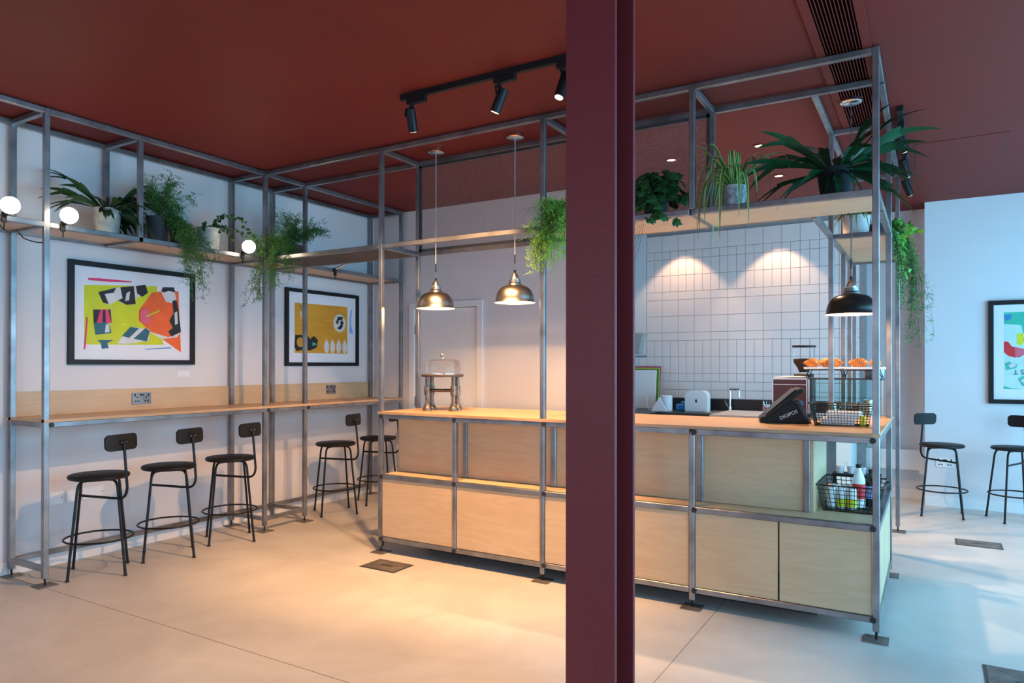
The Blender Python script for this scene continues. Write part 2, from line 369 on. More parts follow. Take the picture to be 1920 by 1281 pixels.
for a, b_ in ((YD, YR[0]), YR):
    for z in ('t', 's'): raily(cf, XG, a, b_, Z[z]); 
    raily(cf, XK, a, b_, Z['t']); raily(cf, XK, a, b_, Z['s'])
for y in YR:
    for z in ('t', 's'): railx(cf, XK, XG, y, Z[z])
raily(cf, XG, YC, YR[0], Z['w']); raily(cf, XG, YC, YR[0], Z['m']); raily(cf, XG, YC, YR[0], Z['b'])
for x in (XE, XH, XI, XG):
    for z in ('w', 'm', 'b'): knob(cf, x + (-.014 if x == XG else .014), YC, Z[z], 'y')
for x in (XM,):
    for z in ('w', 'm', 'b'): knob(cf, x, YC, Z[z], 'y')
# inner posts on the recessed line
YP = 4.09
for x in (XM - .03, XH - .01, XI, -.575): post(cf, x, YP, Z['m'] + s, Z['w'] - s, False)
# shelf boards
for x0, x1 in ((XF, XE), (XH, XI), (XI, XG)):
    BX(x0 + s + .001, x1 - s - .001, YC + s + .001, YD - s - .001, Z['s'] + s - .014, Z['s'] + s).build('shelf_board', 'ply', cf)
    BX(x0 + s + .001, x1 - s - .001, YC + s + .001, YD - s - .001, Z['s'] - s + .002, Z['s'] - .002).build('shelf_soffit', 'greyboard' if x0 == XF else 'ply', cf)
for y0, y1 in (YR,):
    BX(XK + s + .001, XG - s - .001, y0 + s + .001, y1 - s - .001, Z['s'] + .001, Z['s'] + .015).build('shelf_board', 'ply', cf)
# front panels
zm0, zb0 = Z['m'] - s, Z['b'] + s
for x0, x1 in ((XE + s, XM - s), (XM + s, XH - s), (XH + s, XI - s), (XI + s, -.692), (-.688, XG - s)):
    BX(x0 + .003, x1 - .003, YC - .008, YC + .01, zb0 + .003, zm0 - .002).build('lower_panel', 'ply', cf)
for x0, x1 in ((-3.40, XM - .046), (XM - .014, XH - .028), (XH + .006, XI - s), (XI + s, -.592)):
    BX(x0, x1, YP - .004, YP + .014, Z['m'] + s + .002, Z['w'] - s).build('upper_panel', 'ply', cf)
BX(XE + s, -.592, YC + s, 4.60, Z['m'] + s - .016, Z['m'] + s).build('ledge_board', 'ply', cf)
BX(-.59, XG - s, YC + s, 5.15, Z['m'] + s - .016, Z['m'] + s).build('ledge_board', 'ply', cf)
BX(-.557, -.541, YP - .012, 4.62, Z['m'] + s, Z['w'] - s).build('bay_side_panel', 'plyy', cf)
BX(XG - .010, XG + .006, YC + s + .002, YR[0] - s - .002, zb0, zm0).build('end_panel', 'plyy', cf)
BX(XE - .006, XE + .012, YC + s + .002, 4.62, zb0, zm0).build('end_panel', 'plyy', cf)
BX(XE, -.60, 4.60, 4.618, .06, Z['w'] - s).build('rear_panel', 'ply', cf)
BX(-3.415, -3.40, YP, 4.6, Z['m'] + s, Z['w'] - s).build('end_panel', 'plyy', cf)
BX(-.545, XG - .02, 4.78, 4.786, Z['m'] + s, Z['w'] - s).build('glass_back', 'glassteal', cf)
# plinth dark boxes under the counter
BX(XE + .25, XG - .3, 4.15, 4.55, 0, .09).build('plinth', 'kblack', cf)
# worktops of the counter
ct = MB(); ct.box(XE - s, XG + s, YC - s - .004, 4.66, zw0 - .018, zw0); ct.box(-.60, XG + s, 4.66, 5.40, zw0 - .018, zw0)
cw = thing('counter_worktop', 'warm plywood counter worktop carrying the cake stand and the till', 'worktop', (0, 0, zw0)); o = ct.build('top', 'plytop', cw); o.location.z = -zw0
BX(XE - s, XG - s, YC - s - .0055, YC - s - .004, -.018, 0).build('edge_band', 'plyedge', cw)
# expanded metal mesh, real strands
me = MB(); y0 = YD - .004; x0, x1, z0, z1 = XE + s, XI - s, Z['s'] + s, Z['t'] - s
dx, dz, t_ = .0125, .0066, .0010
def strand(ax, az, bx, bz):
    v = [me.bm.verts.new((x, y, z + o)) for x, z in ((ax, az), (bx, bz)) for y, o in ((y0 - .0015, -t_), (y0 + .0015, -t_), (y0, t_))]
    for k in range(3): me.bm.faces.new((v[k], v[(k + 1) % 3], v[3 + (k + 1) % 3], v[3 + k]))
nx, nz = int((x1 - x0) / dx), int((z1 - z0) / dz)
for i in range(nx):
    for j in range(nz):
        cx, cz = x0 + (i + .5) * dx, z0 + (j + .5) * dz
        if (i + j) % 2: strand(cx - dx / 2, cz - dz / 2, cx + dx / 2, cz + dz / 2)
        else: strand(cx - dx / 2, cz + dz / 2, cx + dx / 2, cz - dz / 2)
me.build('mesh_screen', 'mesh', cf, kind='stuff', label='fine diamond expanded metal screen')
fr = MB(); fr.box(x0, x0 + .02, y0 - .006, y0 + .006, z0, z1); fr.box(x0, x1, y0 - .006, y0 + .006, z1 - .02, z1); fr.box(x0, x1, y0 - .006, y0 + .006, z0, z0 + .02); fr.box(x1 - .02, x1, y0 - .006, y0 + .006, z0, z1)
fr.build('mesh_frame', 'steeld', cf)
# ------------------------------------------------------------------ stools
def arc(c, a, b, n=6):   # quadratic curve
    return [Vector(a) * (1 - t) ** 2 + 2 * Vector(c) * t * (1 - t) + Vector(b) * t * t for t in [i / n for i in range(n + 1)]]
def make_stool(label, loc, rz):
    t = thing('bar_stool', label, 'stool', loc, rz)
    MB().lathe([(0, .617), (.165, .617), (.176, .621), (.18, .630), (.179, .639), (.172, .645), (0, .648)], 36).build('seat', 'blackwood', t, smooth=True)
    for k in range(4):
        a = k * PI / 2; c, q = math.cos(a), math.sin(a)
        P_ = lambda r, z: (r * c, r * q, z)
        pts = [P_(.225, .006)] + arc(P_(.152, .615), P_(.159, .555), P_(.105, .611)) + [P_(.03, .611)]
        l = MB().tube(pts, .0085, 8).build('leg', 'black', t, smooth=True)
        MB().tube([P_(.2255, 0), P_(.2245, .012)], .0115, 10).build('foot_cap', 'rubber', l)
    MB().tube([(.199 * math.cos(2 * PI * i / 40), .199 * math.sin(2 * PI * i / 40), .232) for i in range(40)], .0065, 8, True).build('foot_ring', 'black', t, smooth=True)
    pts = [(-.165, 0, .492), (.12, 0, .492)] + arc((.235, 0, .492), (.165, 0, .494), (.238, 0, .57)) + [(.215, 0, .80), (.21, 0, .862)]
    MB().tube(pts, .0085, 8).build('back_stem', 'black', t, smooth=True)
    bk = MB(); n = 16; f = []
    rim = []
    W_, H_, r_ = .245, .105, .035
    for cx, cz, a0 in ((W_ / 2 - r_, H_ / 2 - r_, 0), (-W_ / 2 + r_, H_ / 2 - r_, 90), (-W_ / 2 + r_, -H_ / 2 + r_, 180), (W_ / 2 - r_, -H_ / 2 + r_, 270)):
        for i in range(6): a = R(a0 + i * 18); rim.append((cx + r_ * math.cos(a), cz + r_ * math.sin(a)))
    # curved slab: subdivide across the width
    xs_ = sorted(set([round(p[0], 4) for p in rim]))
    def top(x): 
        e = W_ / 2 - abs(x)
        return H_ / 2 if e >= r_ else H_ / 2 - r_ + math.sqrt(max(0, r_ * r_ - (r_ - e) ** 2))
    cols = [-W_ / 2 + W_ * i / 24 for i in range(25)]; cols[0] += .002; cols[-1] -= .002
    def pt(x, z, d): cv = -.9 * x * x; return (.192 + d + cv - z * .05, x, .858 + z)
    rowsv = [[bk.bm.verts.new(pt(x, z, d)) for z, d in ((-top(x), 0), (top(x), 0), (top(x), .012), (-top(x), .012))] for x in cols]
    for A, B in zip(rowsv, rowsv[1:]):
        for k in range(4): bk.bm.faces.new((A[k], A[(k + 1) % 4], B[(k + 1) % 4], B[k]))
    bk.bm.faces.new(rowsv[0]); bk.bm.faces.new(rowsv[-1][::-1])
    b_ = bk.build('backrest', 'blackwood', t, smooth=True)
    br = MB(); br.box(.203, .212, -.028, .028, .845, .872); br.build('bracket', 'black', b_, .003)
    for y in (-.02, .02): MB().tube([(.212, y, .858), (.2145, y, .858)], .004, 8).build('screw', 'chrome', b_)
    return t
A12 = R(12)
st0 = make_stool('black bar stool under the larger print, first from the free end of the wall worktop', (-4.678, 2.588, 0), A12)
copy_thing(st0, (-4.675, 3.078, 0), A12, 'black bar stool under the larger print, second from the free end of the wall worktop')
copy_thing(st0, (-4.684, 3.596, 0), A12, 'black bar stool beside the steel post where the overhead bridge meets the wall frame')
copy_thing(st0, (-4.708, 4.75, 0), A12, 'black bar stool standing under the orange print, farther from the white door')
copy_thing(st0, (-4.708, 5.33, 0), A12, 'black bar stool at the door end of the wall worktop, half behind the counter')
copy_thing(st0, (.085, 7.50, 0), R(135), 'black bar stool by the pale wall next to the white boxing, daylight on its backrest')
copy_thing(st0, (.633, 7.55, 0), R(66), 'black bar stool below the framed teal print on the pale wall')
# ------------------------------------------------------------------ pictures
def picture(label, org, ax, n, w, h, fw, shapes, depth=.028):
    """org: lower-left corner on the wall, ax: unit vector along width, n: outward normal"""
    t = thing('framed_print', label, 'picture', org)
    ax, n, up = Vector(ax), Vector(n), Vector((0, 0, 1))
    f = lambda a, b_, d: ax * a + up * b_ + n * d
    def rect(a0, a1, b0, b1): return [(a0, b0), (a1, b0), (a1, b1), (a0, b1)]
    for r_ in (rect(0, w, 0, fw), rect(0, w, h - fw, h), rect(0, fw, fw, h - fw), rect(w - fw, w, fw, h - fw)):
        MB().prism(r_, f, .002, depth).build('frame_rail', 'black', t)
    MB().prism(rect(fw, w - fw, fw, h - fw), f, .002, .008).build('paper', 'paper', t)
    iw, ih = w - 2 * fw, h - 2 * fw
    for i, (m, poly) in enumerate(shapes):
        MB().prism([(fw + a * iw, fw + b_ * ih) for a, b_ in poly], f, .008, .0084 + .00025 * i).build('print_shape', m, t)
    MB().prism(rect(fw, w - fw, fw, h - fw), f, .018, .0195).build('glazing', 'glassp', t)
    return t
def ink(name, c): M[name] = simple(name, c, .6, noise=.06, nscale=12); return name
LIME = ink('lime_ink', (.62, .66, .01)); ORG = ink('orange_ink', (.90, .13, .02)); BLK = ink('black_ink', (.012, .012, .015)); PNK = ink('pink_ink', (.80, .03, .16)); OFF = ink('offwhite_ink', (.70, .68, .68))
BLU = ink('blue_ink', (.05, .22, .5)); TEALD = ink('teal_ink_dark', (.02, .12, .18)); RED = ink('red_ink', (.75, .02, .03)); TEAL = ink('teal_ink', (.04, .48, .33)); YEL = ink('yellow_ink', (.75, .7, .02)); LBL = ink('pale_blue_ink', (.30, .42, .75))
ROSE = ink('rose_ink', (.75, .12, .18)); MINT = ink('mint_ink', (.55, .74, .70)); SKN = ink('pale_pink_ink', (.72, .62, .66))
M['orangewood'] = plywood('orange_woodgrain_ink', (.62, .24, .01), (.80, .38, .02), 1, .6)
def a1(pts): return [((x - 485) / 748, (790 - y) / (632 - 97 * (x - 485) / 748)) for x, y in pts]
sh1 = [(LIME, a1([(545, 292), (1000, 303), (1000, 420), (1045, 690), (548, 690)])),
       (ORG, a1([(880, 460), (965, 345), (1040, 335), (1150, 340), (1160, 560), (1170, 740), (1035, 650), (940, 590), (878, 530)])),
       (OFF, a1([(940, 600), (1080, 640), (1165, 610), (1140, 640), (1035, 652)])),
       (PNK, a1([(568, 245), (640, 248), (832, 268), (832, 276), (700, 272), (570, 260)])),
       (OFF, a1([(628, 340), (725, 312), (920, 292), (938, 345), (860, 380), (850, 425), (790, 420), (740, 395), (700, 425), (655, 410)])),
       (BLK, a1([(628, 340), (735, 310), (720, 345), (665, 352), (690, 420), (655, 410)])), (BLK, a1([(760, 308), (845, 300), (852, 360), (858, 420), (800, 425), (745, 395), (775, 380)])),
       (BLK, a1([(858, 300), (922, 292), (938, 345), (900, 372), (868, 350)])), (OFF, a1([(800, 345), (822, 335), (815, 395), (790, 400)])),
       (OFF, a1([(1025, 335), (1060, 308), (1115, 315), (1135, 400), (1100, 415), (1060, 405)])), (BLK, a1([(1028, 335), (1040, 310), (1115, 312), (1128, 345), (1080, 335), (1045, 345)])),
       (BLK, a1([(1105, 400), (1135, 395), (1150, 470), (1168, 605), (1100, 635), (1078, 600), (1110, 580), (1085, 530), (1115, 480)])), (OFF, a1([(1120, 480), (1140, 470), (1145, 550), (1125, 560)])),
       (PNK, a1([(598, 457), (700, 455), (708, 545), (602, 545)])), (BLK, a1([(598, 457), (640, 457), (618, 545), (602, 545)])), (BLK, a1([(655, 457), (668, 457), (672, 545), (650, 545)])), (BLK, a1([(688, 456), (700, 455), (706, 540), (694, 500)])),
       (TEALD, a1([(602, 546), (690, 546), (706, 612), (612, 625)])), (OFF, a1([(672, 556), (690, 550), (694, 606), (666, 610)])),
       (OFF, a1([(770, 640), (830, 570), (950, 590), (940, 665), (800, 685), (740, 680)])), (TEALD, a1([(772, 632), (825, 572), (880, 580), (815, 645)])), (TEALD, a1([(842, 650), (920, 580), (950, 598), (930, 668)])),
       (TEALD, a1([(625, 660), (718, 660), (680, 680), (690, 712), (650, 718), (645, 680)])), (PNK, a1([(560, 505), (566, 510), (552, 722), (545, 722)])), (BLU, a1([(915, 718), (1095, 706), (1095, 712), (930, 722)])),
       (ROSE, a1([(882, 470), (925, 440), (960, 500), (945, 560), (890, 535)])), (LIME, a1([(925, 498), (1015, 458), (1012, 470), (930, 506)]))]
picture('large framed abstract collage print in lime, orange and black', (LX, 2.613, 1.358), (0, 1, 0), (1, 0, 0), .967, .730, .036, sh1)
def el(cx, cy, rx, ry, n=20): return [(cx + rx * math.cos(2 * PI * i / n), cy + ry * math.sin(2 * PI * i / n)) for i in range(n)]
def lens(cx, cy, w, h): return [(cx, cy - h), (cx + w, cy - h * .3), (cx + w, cy + h * .3), (cx, cy + h), (cx - w, cy + h * .3), (cx - w, cy - h * .3)]
sh2 = [('orangewood', [(.09, .135), (.87, .135), (.87, .86), (.09, .85)]), (OFF, el(.745, .60, .095, .135)), (BLK, [(.70, .52), (.76, .50), (.80, .56), (.775, .60), (.74, .55)]), (BLK, [(.685, .60), (.72, .70), (.80, .70), (.79, .66), (.73, .64), (.72, .58)]), (BLK, [(.75, .60), (.78, .66), (.81, .60), (.79, .58)]),
       (BLK, [(.09, .22), (.12, .16), (.24, .19), (.30, .17), (.40, .22), (.42, .33), (.36, .39), (.31, .34), (.26, .40), (.10, .39)]), ('orangewood', el(.17, .29, .05, .07)), (TEAL, [(.34, .24), (.40, .27), (.34, .30)])]
sh2 += [(OFF, lens(x, .235, .036, .12)) for x in (.545, .635, .73, .825)] + [(LBL, [(.90, .46), (.955, .44), (.945, .52), (.925, .60), (.93, .72), (.945, .82), (.925, .82), (.905, .70), (.905, .58)]), (OFF, [(.155, .85), (.17, .85), (.165, .70), (.18, .62), (.185, .70), (.175, .78)])]
picture('framed print with orange woodgrain block, white disc and white leaf shapes', (LX, 4.514, 1.346), (0, 1, 0), (1, 0, 0), .960, .728, .034, sh2)
sh3 = [(MINT, [(.12, .11), (.9, .11), (.9, .92), (.12, .92)]), (TEAL, [(.12, .92), (.9, .92), (.9, .60), (.62, .55), (.42, .64), (.34, .70), (.32, .78), (.12, .80)]), (BLU, [(.12, .89), (.2, .9), (.21, .85), (.14, .83)]),
       (RED, [(.12, .61), (.17, .61), (.21, .56), (.30, .54), (.30, .46), (.25, .44), (.17, .46), (.12, .50)]), (ROSE, [(.245, .555), (.36, .53), (.37, .48), (.29, .44), (.25, .45)]), (YEL, [(.27, .69), (.34, .70), (.36, .62), (.32, .57), (.27, .58)]),
       (BLK, el(.56, .63, .215, .1)), (SKN, el(.56, .63, .205, .094)), (BLK, [(.36, .64), (.50, .60), (.62, .61), (.62, .62), (.50, .61), (.37, .65)]), (TEAL, [(.13, .38), (.18, .40), (.28, .37), (.26, .33), (.15, .31)]), (SKN, [(.17, .36), (.22, .39), (.27, .36), (.20, .33)]),
       (TEAL, [(.28, .22), (.34, .25), (.44, .20), (.9, .22), (.9, .18), (.42, .17), (.37, .14), (.33, .15)]), (SKN, [(.31, .20), (.37, .24), (.41, .20), (.38, .15)]), (TEAL, [(.12, .14), (.2, .12), (.32, .11), (.12, .11)]), (BLK, [(.36, .56), (.42, .575), (.41, .582), (.36, .568)])]
p3 = picture('framed teal and red illustrated print with upside-down lettering on the pale wall', (.463, PY, 1.003), (1, 0, 0), (0, -1, 0), .74, .956, .04, sh3)
def text(name, txt, size, m, parent, mw, ext=.0006):
    cu = bpy.data.curves.new(name, 'FONT'); cu.body = txt; cu.size = size; cu.extrude = ext; cu.align_x = 'CENTER'; cu.align_y = 'CENTER'
    tmp = bpy.data.objects.new(name, cu); COL.objects.link(tmp); bpy.context.view_layer.update()
    me_ = bpy.data.meshes.new_from_object(tmp.evaluated_get(bpy.context.evaluated_depsgraph_get())); bpy.data.objects.remove(tmp)
    me_.transform(mw); o = obj(name, me_, m, parent); return o
mw = Matrix.Translation((.232, -.0125, .295)) @ Matrix.Rotation(R(90), 4, 'X') @ Matrix.Rotation(R(180), 4, 'Z')
text('lettering', 'S T', .062, 'teal_ink_dark', p3, mw)
tag(BX(LX, LX + .004, 3.44, 3.55, 1.262, 1.31).build('label_card', 'paper'), 'small white caption card on the wall below the larger print', 'card')
# ------------------------------------------------------------------ sockets and plates
def socket(label, org, ax, n, w=.146, h=.086, body='steel'):
    t = thing('wall_socket', label, 'socket', org); ax, n = Vector(ax), Vector(n); f = lambda a, b_, d: ax * a + Vector((0, 0, 1)) * b_ + n * d
    q = lambda a, b_, w_, h_: [(a - w_ / 2, b_ - h_ / 2), (a + w_ / 2, b_ - h_ / 2), (a + w_ / 2, b_ + h_ / 2), (a - w_ / 2, b_ + h_ / 2)]
    MB().prism(q(0, 0, w, h), f, 0, .008).build('plate', body, t)
    for sx in (-1, 1):
        for a, b_, w_, h_ in ((sx * .036, .008, .008, .012), (sx * .026, -.02, .013, .009), (sx * .048, -.02, .013, .009), (sx * .052, .026, .011, .02)):
            MB().prism(q(a, b_, w_, h_), f, .0075, .009).build('slot', 'black', t)
    MB().prism(q(0, .026, .034, .009), f, .0075, .009).build('usb_slot', 'black', t)
    return t
socket('double steel power socket in the upstand under the larger print', (LX + .02, 3.134, 1.105), (0, 1, 0), (1, 0, 0))
socket('double steel power socket in the upstand under the orange print', (LX + .02, 5.079, 1.115), (0, 1, 0), (1, 0, 0), .12)
socket('white double socket low on the pale wall behind the stool', (.115, PY, .424), (1, 0, 0), (0, -1, 0), .146, .086, 'white')
for y, w_, lb in ((2.79, .146, 'wide white blank plate low on the left wall behind the first stool'), (2.655, .09, 'narrow white blank plate beside the wide one low on the left wall'), (2.545, .09, 'pale square switched spur plate low on the left wall near the end post')):
    t = thing('blank_plate', lb, 'wall plate', (LX, y, .45)); BX(0, .009, -w_ / 2, w_ / 2, -.043, .043).build('plate', 'white', t, .002); MB().tube([(.009, w_ / 2 - .012, 0), (.0105, w_ / 2 - .012, 0)], .004, 8).build('screw', 'steeld', t)
t = thing('pipe_boxing', 'white painted pipe boxing low in the recess behind the stool', 'boxing', (-.2, RY, .2)); BX(-.42, .10, -.09, 0, .10, .30).build('box', 'trimwhite', t); BX(.10, .145, -.13, 0, .07, .29).build('end_box', 'trimwhite', t)
# ------------------------------------------------------------------ ceiling fittings
v = thing('ceiling_vent', 'long oxblood slatted air grille set in the ceiling', 'vent', (-.375, 3.3, CZ))
BX(-.085, .085, -1.6, 1.9, -.004, -.001).build('backing', 'void', v)
for x in (-.105, .105): BX(x - .02, x + .02, -1.62, 1.92, -.010, -.001).build('grille_frame', 'ceil', v)
slat = BX(-.002, .002, -1.6, 1.9, -.007, -.004).mesh('slat')
for i in range(11): obj('slat', slat, 'ceil', v, (-.075 + i * .015, 0, 0))
h = thing('ceiling_hatch', 'flush oxblood access hatch in the ceiling over the stools', 'hatch', (.183, 6.22, CZ)); BX(-.28, .28, -.40, .40, -.003, -.001).build('panel', 'ceil', h)
for x in (-.283, .283): BX(x - .003, x + .003, -.403, .403, -.0015, -.0005).build('edge_gap', 'rubber', h)
def track(label, p0, p1):
    t = thing('light_track', label, 'light track', (0, 0, 0)); x0, y0 = p0; x1, y1 = p1
    if y0 == y1: BX(x0, x1, y0 - .014, y0 + .014, CZ - .034, CZ).build('rail', 'black', t, .002)
    else: BX(x0 - .018, x0 + .018, y0, y1, CZ - .034, CZ).build('rail', 'black', t, .002)
    return t
def spotlight(label, x, y, aim, power, ang, ax='x', lit=True, col=WARM, z=CZ - .034):
    t = thing('track_spotlight', label, 'spotlight', (x, y, z)); 
    if ax == 'x': BX(-.03, .10, -.017, .017, -.034, 0).build('adapter', 'black', t, .002)
    else: BX(-.017, .017, -.03, .10, -.034, 0).build('adapter', 'black', t, .002)
    dr = (Vector(aim) - Vector((x, y, z - .1))).normalized(); c = Vector((0, 0, -.125))
    MB().tube([(0, 0, -.03), (0, 0, -.055)], .012, 10).build('swivel', 'black', t)
    sd = dr.cross(Vector((0, 0, 1))); sd = sd.normalized() if sd.length > .05 else Vector((1, 0, 0))
    MB().tube([(0, 0, -.052), Vector((0, 0, -.058)) - sd * .036, c - sd * .036 - dr * .02], .006, 6).build('yoke', 'black', t)
    a, b_ = c - dr * .065, c + dr * .065
    MB().tube([a, a + dr * .004, b_], [.026, .0275, .0275], 24).build('head', 'black', t, smooth=True)
    MB().tube([b_, b_ + dr * .0015], .021, 20).build('lens', 'bulbsoft' if lit else 'blackshade', t)
    if lit: 
        w = Vector((x, y, z)) + b_ + dr * .012; spot('spot_beam', w, aim, power, ang, col)
    return t
track('black lighting track on the ceiling in front of the counter', (-2.68, 3.23), (-1.40, 3.23))
spotlight('black track spotlight at the end of the front track, aimed at the counter', -2.60, 3.23, (-3.0, 4.25, .7), 300, 88, 'x')
spotlight('black track spotlight in the middle of the front track, turned to the wall stools', -2.0, 3.23, (-3.4, 3.3, 0), 210, 105, 'x')
spotlight('black track spotlight beside the oxblood column, glaring towards the room', -1.62, 3.23, (-2.1, 2.3, 0), 210, 100, 'x')
track('black lighting track on the ceiling behind the corner plants', (-.16, 4.9), (-.16, 7.0))
for y, ax_, n in ((5.15, .9, 'first'), (5.85, .5, 'second'), (6.5, .8, 'third')):
    spotlight('black track spotlight, %s along the track behind the corner plants' % n, -.16, y, (ax_, y + 1.0, .3), 14, 55, 'y')
def downlight(label, x, y, aim, power):
    t = thing('downlight', label, 'downlight', (x, y, CZ)); MB().lathe([(.034, -.001), (.047, -.001), (.047, -.006), (.034, -.008)], 24).build('ring', 'ceil', t); MB().lathe([(0, -.003), (.034, -.003), (.034, -.001)], 24).build('lamp', 'bulbsoft', t)
    spot('downlight_beam', (x, y, CZ - .02), aim, power, 85, (1, .64, .38), .25)
for i, (x, y) in enumerate(((-1.72, 5.3), (-1.06, 5.28), (-1.09, 6.2))): downlight('round recessed downlight in the ceiling over the barista aisle', x, y, (x, y, 0), 160); bpy.data.objects[-1]
for o in bpy.data.objects:
    if o.get('category') == 'downlight': o['group'] = 'downlights over the barista aisle'
for x, lb in ((-2.48, 'recessed downlight washing the tiles above the towel dispenser'), (-1.42, 'recessed downlight washing the tiles above the sink end')): downlight(lb, x, 7.80, (x, 7.95, .9), 38)
def pendant(label, x, y, rim, shade, inner, cordm, rad=.138):
    t = thing('pendant_lamp', label, 'pendant lamp', (x, y, rim))
    top = CZ - rim
    MB().lathe([(0, top), (.058, top), (.060, top - .004), (.060, top - .026), (.055, top - .03), (0, top - .03)], 32).build('ceiling_rose', 'chrome', t, smooth=True)
    MB().tube([(0, 0, top - .03), (0, 0, .215)], .003, 8).build('cord', cordm, t)
    MB().tube([(0, 0, .33), (0, 0, .27)], .0042, 8).build('cord_grip', 'black', t)
    MB().tube([(0, 0, .225), (0, 0, .205)], .008, 10).build('cord_stop', 'black', t)
    MB().lathe([(0, .208), (.010, .206), (.018, .196), (.027, .172), (.031, .158), (.030, .155)], 28).build('lamp_cap', 'brassl', t, smooth=True)
    MB().lathe([(.030, .158), (.040, .156), (.041, .138), (.036, .135), (.047, .131), (.049, .121), (.045, .118)], 28).build('collar', 'brass' if shade != 'blackshade' else 'steel', t, smooth=True)
    pr = [(.045, .122)] + [(.045 + (rad - .05) * math.sin(i / 10 * PI / 2) ** .85, .118 - .105 * (1 - math.cos(i / 10 * PI / 2))) for i in range(1, 11)] + [(rad, .004), (rad + .002, 0)]
    sh = MB().lathe(pr, 48).build('shade', shade, t, smooth=True)
    MB().lathe([(r_ - .002, z_ - .002) for r_, z_ in pr[1:-1]] + [(rad + .002, 0)], 48).build('shade_lining', inner, sh, smooth=True)
    MB().sphere((0, 0, .06), .03, 16, 10).build('bulb', 'bulbsoft', t, smooth=True)
    point('pendant_glow', (x, y, rim + .022), 16, WARM, .03)
    return t
pendant('nickel dome pendant lamp hanging over the cake stand', -3.13, 4.17, 1.772, 'brass', 'whiteen', 'cord')
pendant('nickel dome pendant lamp hanging beside the trailing fern post', -2.455, 4.17, 1.785, 'brass', 'whiteen', 'cord')
pendant('black dome pendant lamp hanging at the counter corner over the till', -.405, 4.62, 1.66, 'blackshade', 'whiteen', 'steeld', .142)
# clip-on globe lamps
def cliplamp(label, y, dx=.06, z=2.245, lit=True):
    t = thing('clip_lamp', label, 'clip lamp', (XF, y, Z['s']))
    BX(.017, .03, -.014, .014, -.03, .03).build('clamp', 'black', t, .002); MB().tube([(.024, 0, -.02), (.024, 0, -.065)], .004, 6).build('clamp_screw', 'black', t)
    MB().tube([(.026, 0, .0), (.04, 0, .025)], .009, 8).build('stem', 'black', t); MB().tube([(.036, 0, .02), (.055, 0, .035)], .017, 14).build('lamp_holder', 'black', t)
    c = (.095, 0, z - Z['s'] + .035)
    MB().sphere(c, .050, 20, 14).build('bulb', 'bulb', t, smooth=True)
    return t
cliplamp('lit globe clip lamp on the upper shelf left of the end post', 2.02)
cliplamp('lit globe clip lamp on the upper shelf below the staghorn plant', 2.345)
cliplamp('lit globe clip lamp on the upper shelf beside the bridge post', 3.68)
t = thing('clip_lamp', 'small clip lamp with unlit tube on the upper shelf above the orange print', 'clip lamp', (XF, 4.68, Z['s'])); BX(.017, .03, -.014, .014, -.05, .02).build('clamp', 'black', t); MB().tube([(.03, 0, .01), (.08, .05, .05)], .008, 8).build('tube', 'chrome', t); MB().tube([(.024, 0, -.04), (.024, 0, -.08)], .004, 6).build('clamp_screw', 'black', t)
tag(MB().tube(arc((-4.62, 2.0, 2.10), (-4.65, 1.98, 2.21), (-4.68, 2.10, 2.16)) + arc((-4.70, 2.2, 2.10), (-4.69, 2.14, 2.12), (-4.70, 2.26, 2.11)), .004, 6).build('lamp_cable', 'black'), 'black cable loop hanging under the upper shelf by the end post', 'cable')
# ------------------------------------------------------------------ plants
rnd = random.Random(7)
ZS = Z['s'] + .0155
ZC = Z['s'] + s + .0005
def pot(t, r0, r1, h_, m, soil=True):
    MB().lathe([(0, 0), (r0, 0), (r1, h_), (r1 - .008, h_), (r1 - .010, h_ - .02), (0, h_ - .02)], 32).build('pot', m, t, smooth=True)
    if soil: MB().lathe([(0, h_ - .012), (r1 - .010, h_ - .016)], 24).build('soil', 'soil', t)
def fernplant(label, loc, r0, r1, h_, potm, leafm, arms, needle=.016, dens=170, seed=1):
    """arms: list of (target offset, sag) from the pot mouth"""
    t = thing('asparagus_fern', label, 'plant', loc); g = random.Random(seed)
    if potm: pot(t, r0, r1, h_, potm)
    mb = MB(); st = MB()
    for (tx, ty, tz), (mx, my, mz), n, sp in arms:
        for k in range(int(n * 1.4)):
            e = Vector((tx + g.gauss(0, sp), ty + g.gauss(0, sp), tz + g.gauss(0, sp)))
            mid = Vector((mx + g.gauss(0, sp * .6), my + g.gauss(0, sp * .6), mz + g.gauss(0, sp * .6)))
            b0 = Vector((g.uniform(-.4, .4) * r1, g.uniform(-.4, .4) * r1, h_ - .02))
            pts = arc(mid, b0, e, 10); st.tube(pts, .0012, 3, caps=False)
            for i in range(3, 11):
                p = pts[i]
                for q in range(dens // 40):
                    # side sprig with needles
                    d1 = Vector((g.gauss(0, 1), g.gauss(0, 1), g.gauss(0, .8) - .2)).normalized()
                    ln = g.uniform(.02, .055)
                    for w_ in range(6):
                        c = p + d1 * ln * (w_ + 1) / 6
                        d2 = (d1 + Vector((g.gauss(0, .9), g.gauss(0, .9), g.gauss(0, .9)))).normalized()
                        sd = d2.orthogonal().normalized() * .0021; tip = c + d2 * needle * g.uniform(.7, 1.2)
                        mdl = (c + tip) / 2
                        a_, b_, c_, d_ = mb.bm.verts.new(c), mb.bm.verts.new(mdl + sd), mb.bm.verts.new(tip), mb.bm.verts.new(mdl - sd)
                        mb.bm.faces.new((a_, b_, c_, d_))
    st.build('stems', 'stem', t, kind='stuff'); mb.build('foliage', leafm, t, kind='stuff')
    return t
